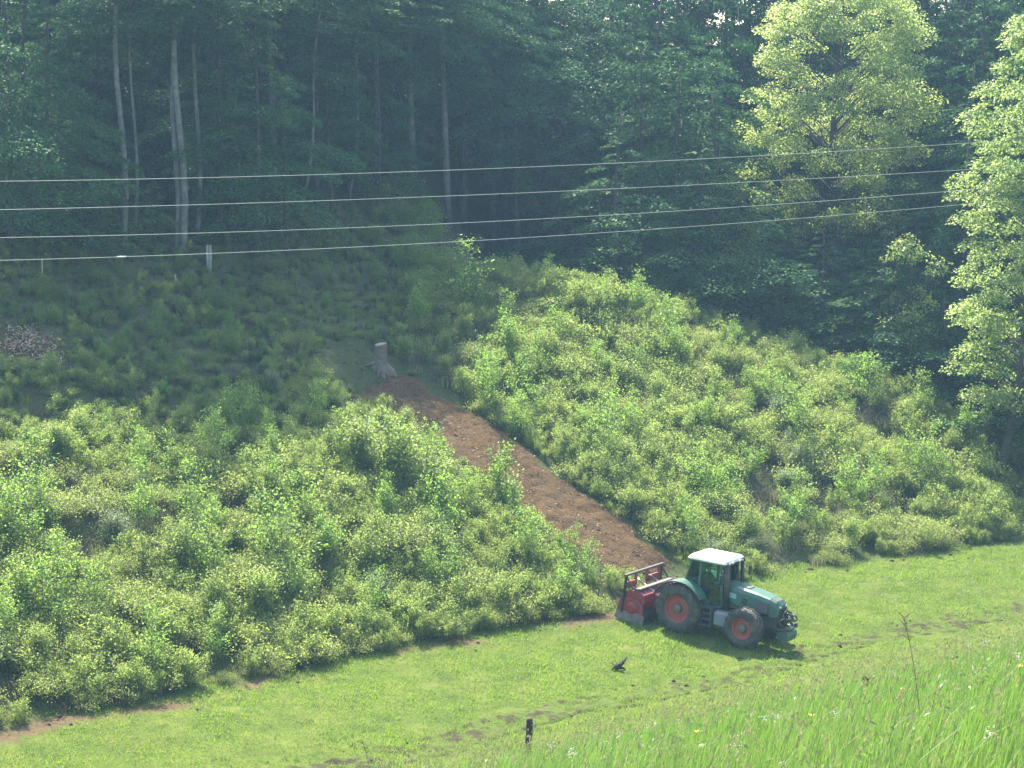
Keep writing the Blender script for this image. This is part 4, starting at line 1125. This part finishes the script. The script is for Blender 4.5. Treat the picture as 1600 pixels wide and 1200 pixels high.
m.add(v, [(i*8+k, i*8+k+1, (i+1)*8+k+1, (i+1)*8+k) for i in range(2) for k in range(7)] + [tuple(range(8)), tuple(range(23, 15, -1))])
no = m.build('grille', GREEND, trac)
m = MB()
for sd in (-1, 1): m.box((3.25, sd*.441, 1.58), (.52, .02, .44), Matrix.Rotation(R(2.5)*sd, 3, 'Z'), bev=.008)
m.build('side_grille', CHAS, trac)
m = MB()
for k in range(6): m.box((3.965, 0, 1.30+.062*k), (.03, .5, .02))
m.build('grille_bars', BLACK, no)
for sd in (-1, 1):
    MB().box((3.93, sd*.21, 1.68), (.05, .16, .10), bev=.02).build('headlight', LAMP, trac)
    MB().box((2.52, sd*.464, 1.74), (.24, .014, .045)).box((2.50, sd*.464, 1.66), (.24, .014, .045)).box((2.48, sd*.464, 1.58), (.22, .014, .045)).build('vent', BLACK, trac)
    MB().box((1.95, sd*.466, 1.79), (.36, .012, .20), Matrix.Rotation(R(3), 3, 'Y')).build('sticker', STICK, trac)
MB().box((2.3, 0, 2.158), (.5, .42, .02), Matrix.Rotation(R(3.4), 3, 'Y'), bev=.006).build('hood_vent', GREEND, trac)
# cab
cy0, cy1 = -.74, .74
fl_ = [(.18, 1.55), (.20, 2.90), (1.50, 2.93), (1.58, 1.45)]    # rear bottom, rear top, front top, front bottom  (x, z)
m = MB()
for sd in (-1, 1):
    y = sd*.74; yt = sd*.68
    m.tube([(-.05, y*.95, 1.95), (.18, yt, 2.92)], .045, 6, smooth=False)
    m.tube([(.60, y, 1.60), (.60, yt, 2.92)], .055, 6, smooth=False)
    m.tube([(1.62, y*.86, 1.30), (1.48, yt*.92, 2.94)], .05, 6, smooth=False)
    m.tube([(.18, yt, 2.90), (1.48, yt*.92, 2.92)], .04, 6, smooth=False)
    m.tube([(-.05, y*.95, 1.95), (.60, y, 1.72)], .045, 6, smooth=False)
m.tube([(-.05, -.7, 1.95), (-.05, .7, 1.95)], .045, 6, smooth=False).tube([(1.60, -.62, 1.62), (1.60, .62, 1.62)], .05, 6, smooth=False)
m.tube([(.18, -.68, 2.90), (.18, .68, 2.90)], .04, 6, smooth=False).tube([(1.48, -.62, 2.92), (1.48, .62, 2.92)], .04, 6, smooth=False)
m.build('cab_frame', GREEN, trac)
m = MB()
m.prism([(.0, 1.20), (.0, 1.94), (.60, 1.70), (.72, 1.22)], -.70, -.62).prism([(.0, 1.20), (.0, 1.94), (.60, 1.70), (.72, 1.22)], .62, .70)
m.box((.78, 0, 1.26), (1.6, 1.30, .12), bev=.02).box((1.52, 0, 1.45), (.10, 1.1, .42)).box((-.02, 0, 1.55), (.06, 1.3, .72))
m.build('cab_floor', GREEND, trac)
def pane(name, q, parent=trac):
    a, b_, c_ = (Vector(k) for k in q[:3]); nn = (b_-a).cross(c_-a).normalized()*.004
    return MB().hexa([Vector(k)-nn for k in q] + [Vector(k)+nn for k in q]).build(name, GLS, parent)
for sd in (-1, 1):
    y = sd*.735; yt = sd*.675
    pane('side_window', [(-.01, y*.95, 1.97), (.58, y, 1.75), (.58, yt, 2.86), (.20, yt, 2.86)])
    d_ = empty('door'); d_.parent = trac
    pane('pane', [(.66, y, 1.36), (1.55, y*.88, 1.36), (1.44, yt*.93, 2.86), (.64, yt, 2.86)], d_)
    MB().tube([(.66, y, 1.33), (1.57, y*.88, 1.33), (1.46, yt*.93, 2.88)], .022, 5).build('door_frame', BLACK, d_)
    MB().box((.74, sd*.76, 1.78), (.16, .03, .05), bev=.01).build('handle', BLACK, d_)
pane('windscreen', [(1.62, -.60, 1.66), (1.62, .60, 1.66), (1.49, .58, 2.88), (1.49, -.58, 2.88)])
pane('rear_window', [(-.06, -.64, 1.99), (-.06, .64, 1.99), (.17, .62, 2.87), (.17, -.62, 2.87)])
# roof
m = MB()
m.box((.88, 0, 3.03), (1.72, 1.60, .20), Matrix.Rotation(R(-1.2), 3, 'Y'), taper=(.95, .93), bev=.06)
ro = m.build('roof', ROOFW, trac)
m = MB()
for yy in (-.55, -.28, .28, .55): m.box((1.75, yy, 3.00), (.05, .15, .08), bev=.015)
m.build('work_lights', LAMP, ro)
MB().box((1.735, 0, 2.945), (.05, 1.45, .05)).build('visor', BLACK, ro)
# rear fenders
for sd in (-1, 1):
    m = MB(); n_ = 12; y0, y1 = (-1.30, -.68) if sd < 0 else (.68, 1.30)
    v = []; 
    for k in range(n_+1):
        a = R(158 - 128*k/n_); rr = 1.13
        x_ = rr*math.cos(a)*1.0; z_ = .985 + rr*math.sin(a)*(.985)
        v += [(x_, y0, z_), (x_, y1, z_), (x_*.965, y1, .985+(z_-.985)*.965), (x_*.965, y0, .985+(z_-.985)*.965)]
    f = []
    for k in range(n_):
        a, b_ = k*4, k*4+4
        f += [(a, a+1, b_+1, b_), (a+1, a+2, b_+2, b_+1), (a+2, a+3, b_+3, b_+2), (a+3, a, b_, b_+3)]
    f += [(3, 2, 1, 0), (n_*4, n_*4+1, n_*4+2, n_*4+3)]
    m.add(v, f, False)
    yy = y1-.03 if sd < 0 else y0+.03
    fe = m.build('fender', GREEN, trac)
    MB().prism([(.30, 1.95), (.62, 1.78), (1.12, 1.42), (1.02, 1.22), (.72, 1.40), (.2, 1.80)], sd*.70-.03, sd*.70+.03).build('fender_wing', GREEN, fe)
    ed = [(v[k*4 + (0 if sd < 0 else 1)][0], (y0 if sd < 0 else y1), v[k*4][2]-.02) for k in range(n_+1)]
    MB().tube(ed, .028, 6).build('rubber_edge', BLACK, fe)
    MB().box((-1.04, sd*1.08, 1.46), (.04, .22, .10), bev=.01).build('tail_lamp', plain('lamp_red', (.35, .03, .02), .3), fe)
# steps, tank, exhaust, mirrors
m = MB()
for k in range(4): m.box((1.12-.02*k, -.88, .52+.24*k), (.46, .26, .035))
m.box((.88, -.90, .86), (.035, .24, .80)).box((1.36, -.90, .86), (.035, .24, .80))
m.build('steps', CHAS, trac)
MB().box((1.78, -.72, .86), (.72, .46, .62), bev=.09).build('fuel_tank', TANK, trac)
MB().box((1.40, .72, .86), (1.0, .46, .60), bev=.09).build('fuel_tank', TANK, trac)
MB().tube([(1.76, -.56, 1.30), (1.74, -.58, 2.1), (1.70, -.60, 2.98)], [.105, .11, .085], 12).tube([(1.70, -.60, 2.95), (1.72, -.61, 3.06)], .05, 10).build('exhaust', DARKM, trac)
MB().tube([(1.78, .56, 1.4), (1.76, .58, 2.2), (1.70, .60, 2.95)], [.09, .085, .075], 12).tube([(1.70, .60, 2.95), (1.70, .60, 3.08)], .10, 12).build('air_intake', BLACK, trac)
for sd in (-1, 1):
    a = MB().tube([(1.55, sd*.66, 2.72), (1.75, sd*1.0, 2.80), (1.78, sd*1.08, 2.72)], .016, 6).build('mirror_arm', BLACK, trac)
    MB().box((1.80, sd*1.10, 2.50), (.07, .24, .40), Matrix.Rotation(R(12)*sd, 3, 'Z'), bev=.025).build('mirror', BLACK, a)
    MB().box((1.758, sd*1.095, 2.50), (.008, .19, .33), Matrix.Rotation(R(12)*sd, 3, 'Z')).build('mirror_glass', STEEL, a)
    MB().tube([(1.66, sd*.78, 1.35), (1.66, sd*.80, 1.9)], .014, 5).build('grab_rail', BLACK, trac)
MB().tube([(.3, .5, 3.1), (.27, .5, 3.75)], .010, 5).build('antenna', BLACK, trac)
MB().tube([(1.635, .1, 1.68), (1.56, -.25, 2.3)], .012, 4).build('wiper', BLACK, trac)
m = MB()
for k in range(3): m.tube([(1.62, -.52, 1.5+.04*k), (2.2, -.49, 1.38+.03*k), (2.9, -.40, 1.22)], .016, 5)
m.build('side_hoses', BLACK, trac)
# seat and wheel inside
m = MB().box((.62, 0, 1.66), (.50, .50, .14), bev=.05).box((.38, 0, 2.02), (.14, .46, .62), Matrix.Rotation(R(-8), 3, 'Y'), bev=.05).box((.62, 0, 1.45), (.3, .3, .3))
m.build('seat', BLACK, trac)
m = MB().tube([(1.42, 0, 1.5), (1.22, 0, 2.02)], .04, 7).box((1.38, 0, 1.75), (.20, .34, .42), bev=.05)
rimp = [Vector((1.20, 0, 2.03)) + Matrix.Rotation(R(-24), 3, 'Y') @ Vector((.2*math.cos(a), .2*math.sin(a), 0)) for a in np.linspace(0, 2*math.pi, 17)]
m.tube(rimp, .016, 6, cap=False).tube([rimp[0], rimp[8]], .014, 5).tube([rimp[4], rimp[12]], .014, 5)
m.build('steering_wheel', BLACK, trac)
# front linkage
m = MB()
for sd in (-1, 1):
    m.tube([(3.75, sd*.38, .95), (4.05, sd*.42, .86), (4.34, sd*.42, .92)], .06, 7)
    m.tube([(3.85, sd*.30, 1.30), (4.2, sd*.40, .95)], .05, 7)
    m.box((4.34, sd*.42, .96), (.12, .10, .16), bev=.02)
m.box((3.86, 0, 1.02), (.18, .86, .62), bev=.04).tube([(3.9, 0, 1.42), (4.25, 0, 1.45), (4.40, 0, 1.30)], .045, 7)
m.build('front_linkage', DARKM, trac)
m = MB(); rr = random.Random(3)
for k in range(13):
    y = rr.uniform(-.42, .42); x = rr.uniform(3.92, 4.1); e = (rr.uniform(4.12, 4.4), rr.uniform(-.42, .42), rr.uniform(1.0, 1.3))
    m.tube([(x, y, rr.uniform(1.0, 1.5)), ((x+e[0])/2, (y+e[1])/2, rr.uniform(1.25, 1.62)), e], .020, 5)
hook = [(4.40+.15*math.cos(a), .05, 1.32+.13*math.sin(a)) for a in np.linspace(-2.4, 2.6, 12)]
m.tube(hook, .025, 6); m.build('hydraulic_hoses', BLACK, trac)
m = MB()
for k in range(6): 
    y = rr.uniform(-.4, .4); m.tube([(4.0+.05*k, y, 1.2+.05*rr.random()), (4.12+.05*k, y+.15, 1.28)], .03, 6)
m.build('couplings', STEEL, trac)
MB().prism([(4.00, .46), (3.95, .62), (4.00, .80), (4.28, .84), (4.40, .78), (4.44, .66), (4.38, .44)], -.38, .38).box((4.25, 0, .90), (.3, .5, .08), bev=.02).build('front_weight', GREEND, trac)
# rear hitch
m = MB()
for sd in (-1, 1):
    m.tube([(-.35, sd*.35, .75), (-.9, sd*.48, .62), (-1.22, sd*.5, .66)], .05, 7).tube([(-.4, sd*.40, 1.45), (-.8, sd*.46, .68)], .04, 7)
m.tube([(-.35, 0, 1.35), (-1.3, 0, 1.25)], .045, 8)
m.build('rear_hitch', DARKM, trac)

# ---- driver
def skin_body(name, joints, edges, root=0):
    me = bpy.data.meshes.new(name); me.from_pydata([j[0] for j in joints], edges, []); o = bpy.data.objects.new(name, me); COL.objects.link(o)
    md = o.modifiers.new('skin', 'SKIN'); me.skin_vertices[0].data[root].use_root = True
    for i, j in enumerate(joints): me.skin_vertices[0].data[i].radius = (j[1], j[1] if len(j) < 3 else j[2])
    md.use_smooth_shade = True
    s2 = o.modifiers.new('sub', 'SUBSURF'); s2.levels = 2; s2.render_levels = 2
    dg = C.evaluated_depsgraph_get(); dg.update()
    out = bpy.data.meshes.new_from_object(o.evaluated_get(dg)); bpy.data.objects.remove(o)
    return out
J = [((.58, 0, 1.80), .15, .17), ((.55, 0, 2.02), .14, .17), ((.55, 0, 2.24), .13, .19), ((.57, 0, 2.36), .065), ((.60, 0, 2.47), .085, .075), ((.615, 0, 2.60), .085, .075)]
E_ = [(0, 1), (1, 2), (2, 3), (3, 4), (4, 5)]
for sd in (-1, 1):
    b0 = len(J)
    J += [((.56, sd*.20, 2.27), .065), ((.70, sd*.27, 2.02), .05), ((.95, sd*.18, 2.03), .038), ((1.05, sd*.15, 2.05), .034)]
    E_ += [(2, b0), (b0, b0+1), (b0+1, b0+2), (b0+2, b0+3)]
    for q in range(4):                               # fingers closed round the steering wheel rim
        f0 = len(J); zz = 2.075-.018*q
        J += [((1.10, sd*(.15+.018*(q-1.5)), zz), .011), ((1.135, sd*(.15+.018*(q-1.5)), zz-.02), .010)]
        E_ += [(b0+3, f0), (f0, f0+1)]
    f0 = len(J); J += [((1.06, sd*.10, 2.08), .012), ((1.09, sd*.08, 2.06), .010)]; E_ += [(b0+3, f0), (f0, f0+1)]
    b1 = len(J)
    J += [((.72, sd*.10, 1.79), .095), ((1.05, sd*.14, 1.80), .070), ((1.16, sd*.14, 1.46), .05), ((1.18, sd*.14, 1.38), .045), ((1.32, sd*.14, 1.36), .04)]
    E_ += [(0, b1), (b1, b1+1), (b1+1, b1+2), (b1+2, b1+3), (b1+3, b1+4)]
bm_ = skin_body('person', J, E_)
for mm in (plain('work_jacket', (.040, .055, .040), .9, var=.25), plain('skin', (.45, .26, .18), .6, var=.08), plain('work_trousers', (.045, .05, .07), .9, var=.2)): bm_.materials.append(mm)
for q in bm_.polygons:
    c_ = q.center
    q.material_index = 1 if (c_.z > 2.37 or (c_.x > .98 and c_.z > 1.95)) else 2 if c_.z < 1.92 and (c_.z < 1.86 or c_.x > .75) else 0
per = link('person', bm_); place(per)
tag(per, 'driver in dark jacket and yellow-fronted cap sitting in the tractor cab', 'person')
cp_ = MB(); n_ = 14; v = []
for (z, r_) in ((2.60, .112), (2.66, .112), (2.71, .085), (2.735, .03)): v += [(.605+r_*1.08*math.cos(2*math.pi*k/n_), r_*.95*math.sin(2*math.pi*k/n_), z) for k in range(n_)]
cp_.add(v, [(i*n_+k, i*n_+(k+1) % n_, (i+1)*n_+(k+1) % n_, (i+1)*n_+k) for i in range(3) for k in range(n_)] + [tuple(range(3*n_, 4*n_))], True)
cp_.build('cap', plain('cap_green', (.05, .07, .03), .8), per)
MB().box((.74, 0, 2.615), (.13, .16, .018), Matrix.Rotation(R(8), 3, 'Y'), bev=.006).box((.718, 0, 2.655), (.012, .10, .05), bev=.004).build('cap_peak', plain('cap_yellow', (.60, .42, .05), .7), per)
m = MB().tube([(.695, 0, 2.545), (.722, 0, 2.51), (.70, 0, 2.50)], [.010, .017, .010], 6)
for sd in (-1, 1): m.tube([(.61, sd*.080, 2.55), (.605, sd*.092, 2.52), (.615, sd*.080, 2.49)], [.012, .022, .012], 6)
m.build('nose_and_ears', bm_.materials[1], per)
m = MB()
for sd in (-1, 1): m.tube([(.685, sd*.034-.010, 2.548), (.688, sd*.034, 2.55), (.685, sd*.034+.010, 2.548)], [.004, .009, .004], 6)
m.tube([(.690, -.025, 2.462), (.697, 0, 2.460), (.690, .025, 2.462)], .006, 5); m.build('eyes_and_mouth', plain('dark_feature', (.09, .04, .03), .6), per)
m = MB()
m.box((.545, 0, 2.53), (.10, .17, .12), bev=.04); m.build('hair', plain('hair_brown', (.06, .04, .025), .8), per)

# ------------------------------------------------------------------ forestry mulcher
mul = empty('mulcher'); place(mul)
tag(mul, 'red forestry mulcher with dark guard frame carried behind the tractor', 'mulcher')
W2 = 1.34
m = MB()
m.prism([(-1.45, .92), (-1.50, 1.18), (-1.75, 1.30), (-2.25, 1.26), (-2.52, 1.02), (-2.60, .62), (-2.50, .55), (-1.55, .60)], -W2+.05, W2-.05)
m.build('housing', MRED, mul)
m = MB()
m.box((-1.86, 0, 1.36), (.34, 2*W2-.2, .07), Matrix.Rotation(R(-10), 3, 'Y'), bev=.02); m.build('chip_shelf', MWORN, mul)
for sd in (-1, 1):
    MB().prism([(-1.42, .30), (-1.46, .70), (-1.66, .98), (-2.20, 1.02), (-2.52, .86), (-2.66, .45), (-2.50, .10), (-1.66, .06)], sd*W2-.025, sd*W2+.025).build('side_plate', MRED, mul)
    MB().prism([(-1.40, .02), (-1.38, .36), (-1.8, .46), (-2.6, .42), (-2.72, .16), (-2.55, .02)], sd*(W2+.035)-.03, sd*(W2+.035)+.03).build('skid', MWORN, mul)
    MB().lathe_y([(-.03, .24), (.03, .24), (.07, .15), (.07, 0)] if sd > 0 else [(.03, .24), (-.03, .24), (-.07, .15), (-.07, 0)], (-1.95, sd*(W2+.045), .62), 18).build('bearing', MRED, mul)
    MB().tube([(-2.40, sd*(W2+.04), .35), (-2.36, sd*(W2+.02), 1.2), (-2.34, sd*(W2-.02), 1.84)], .06, 4, smooth=False).tube([(-2.34, sd*(W2-.02), 1.81), (-1.98, sd*(W2-.02), 1.35)], .032, 4, smooth=False).build('guard_post', BLACK, mul)
MB().box((-2.34, 0, 1.86), (.12, 2*W2+.18, .09), bev=.012).build('guard_bar', plain('guard_worn', (.10, .085, .085), .45, .3, var=.3), mul)
for yy in (-.62, .22, 1.12): MB().box((-2.33, yy, 1.60), (.07, .15, .46), taper=(1, .7)).box((-2.32, yy, 1.32), (.05, .07, .3)).build('guard_upright', MRED, mul)
MB().box((-2.30, -.99, 1.46), (.08, .66, .26), bev=.015).build('upper_panel', MRED, mul)
MB().box((-2.30, .64, 1.46), (.08, .74, .26), bev=.015).build('upper_panel', MRED, mul)
for yy in (-.45, .45):
    MB().tube([(-2.30, yy-.05, 1.58), (-1.22, yy, 1.02)], .038, 7).build('stay_bar', STEEL if yy < 0 else MWORN, mul)
m = MB().tube([(-1.62, -W2+.1, .98), (-1.62, W2-.1, .98)], .15, 14).build('push_tube', MRED, mul)
m = MB()
for yy in (-.5, .5): m.prism([(-1.20, .55), (-1.16, .75), (-1.3, 1.1), (-1.62, 1.18), (-1.66, .8), (-1.5, .55)], yy-.03, yy+.03)
m.prism([(-1.25, 1.1), (-1.25, 1.32), (-1.6, 1.38), (-1.7, 1.15)], -.09, -.05).prism([(-1.25, 1.1), (-1.25, 1.32), (-1.6, 1.38), (-1.7, 1.15)], .05, .09)
m.box((-1.42, 0, .95), (.34, .6, .34), bev=.04); m.build('headstock', MRED, mul)
m = MB()
for k in range(9):
    y = -1.1+.27*k; m.tube([(-1.55, y, 1.14), (-1.62, y+.05, 1.26), (-1.9, y, 1.30)], .022, 5)
m.build('hoses', BLACK, mul)
m = MB()
for y in (-.95, -.72, -.5): m.box((-1.56, y, 1.145), (.12, .10, .05), bev=.015)
m.build('couplings', STEEL, mul)
ro_ = MB().lathe_y([(-W2+.06, .02), (-W2+.06, .21), (W2-.06, .21), (W2-.06, .02)], (-1.95, 0, .40), 16)
for k in range(44):
    a = k*2.4; y = -W2+.12+(2*W2-.24)*k/43; ro_.box((-1.95+.25*math.cos(a), y, .40+.25*math.sin(a)), (.09, .07, .09), Matrix.Rotation(-a, 3, 'Y'))
ro_.build('rotor', DARKM, mul)
m = MB()
n_ = 38
for k in range(n_):
    y = -W2+.08+(2*W2-.16)*k/(n_-1); m.tube([(-2.66, y, .62), (-2.68, y, .36), (-2.66, y+.01, .12)], .012, 4)
    m.tube([(-1.42, y, .58), (-1.40, y, .34), (-1.42, y+.01, .10)], .012, 4)
m.build('chain_curtain', DARKM, mul)

# ------------------------------------------------------------------ air
hm = bpy.data.materials.new('haze_air'); hm.use_nodes = True
t = hm.node_tree; t.nodes.clear()
ou = N(t, 'ShaderNodeOutputMaterial'); pv = N(t, 'ShaderNodeVolumePrincipled')
pv.inputs['Color'].default_value = (.40, .66, 1.0, 1); pv.inputs['Density'].default_value = .00039; pv.inputs['Anisotropy'].default_value = .2
t.links.new(pv.outputs[0], ou.inputs['Volume'])
hb = MB().box((0, 90, 20), (560, 480, 50)).build('haze', hm); tag(hb, kind='stuff')
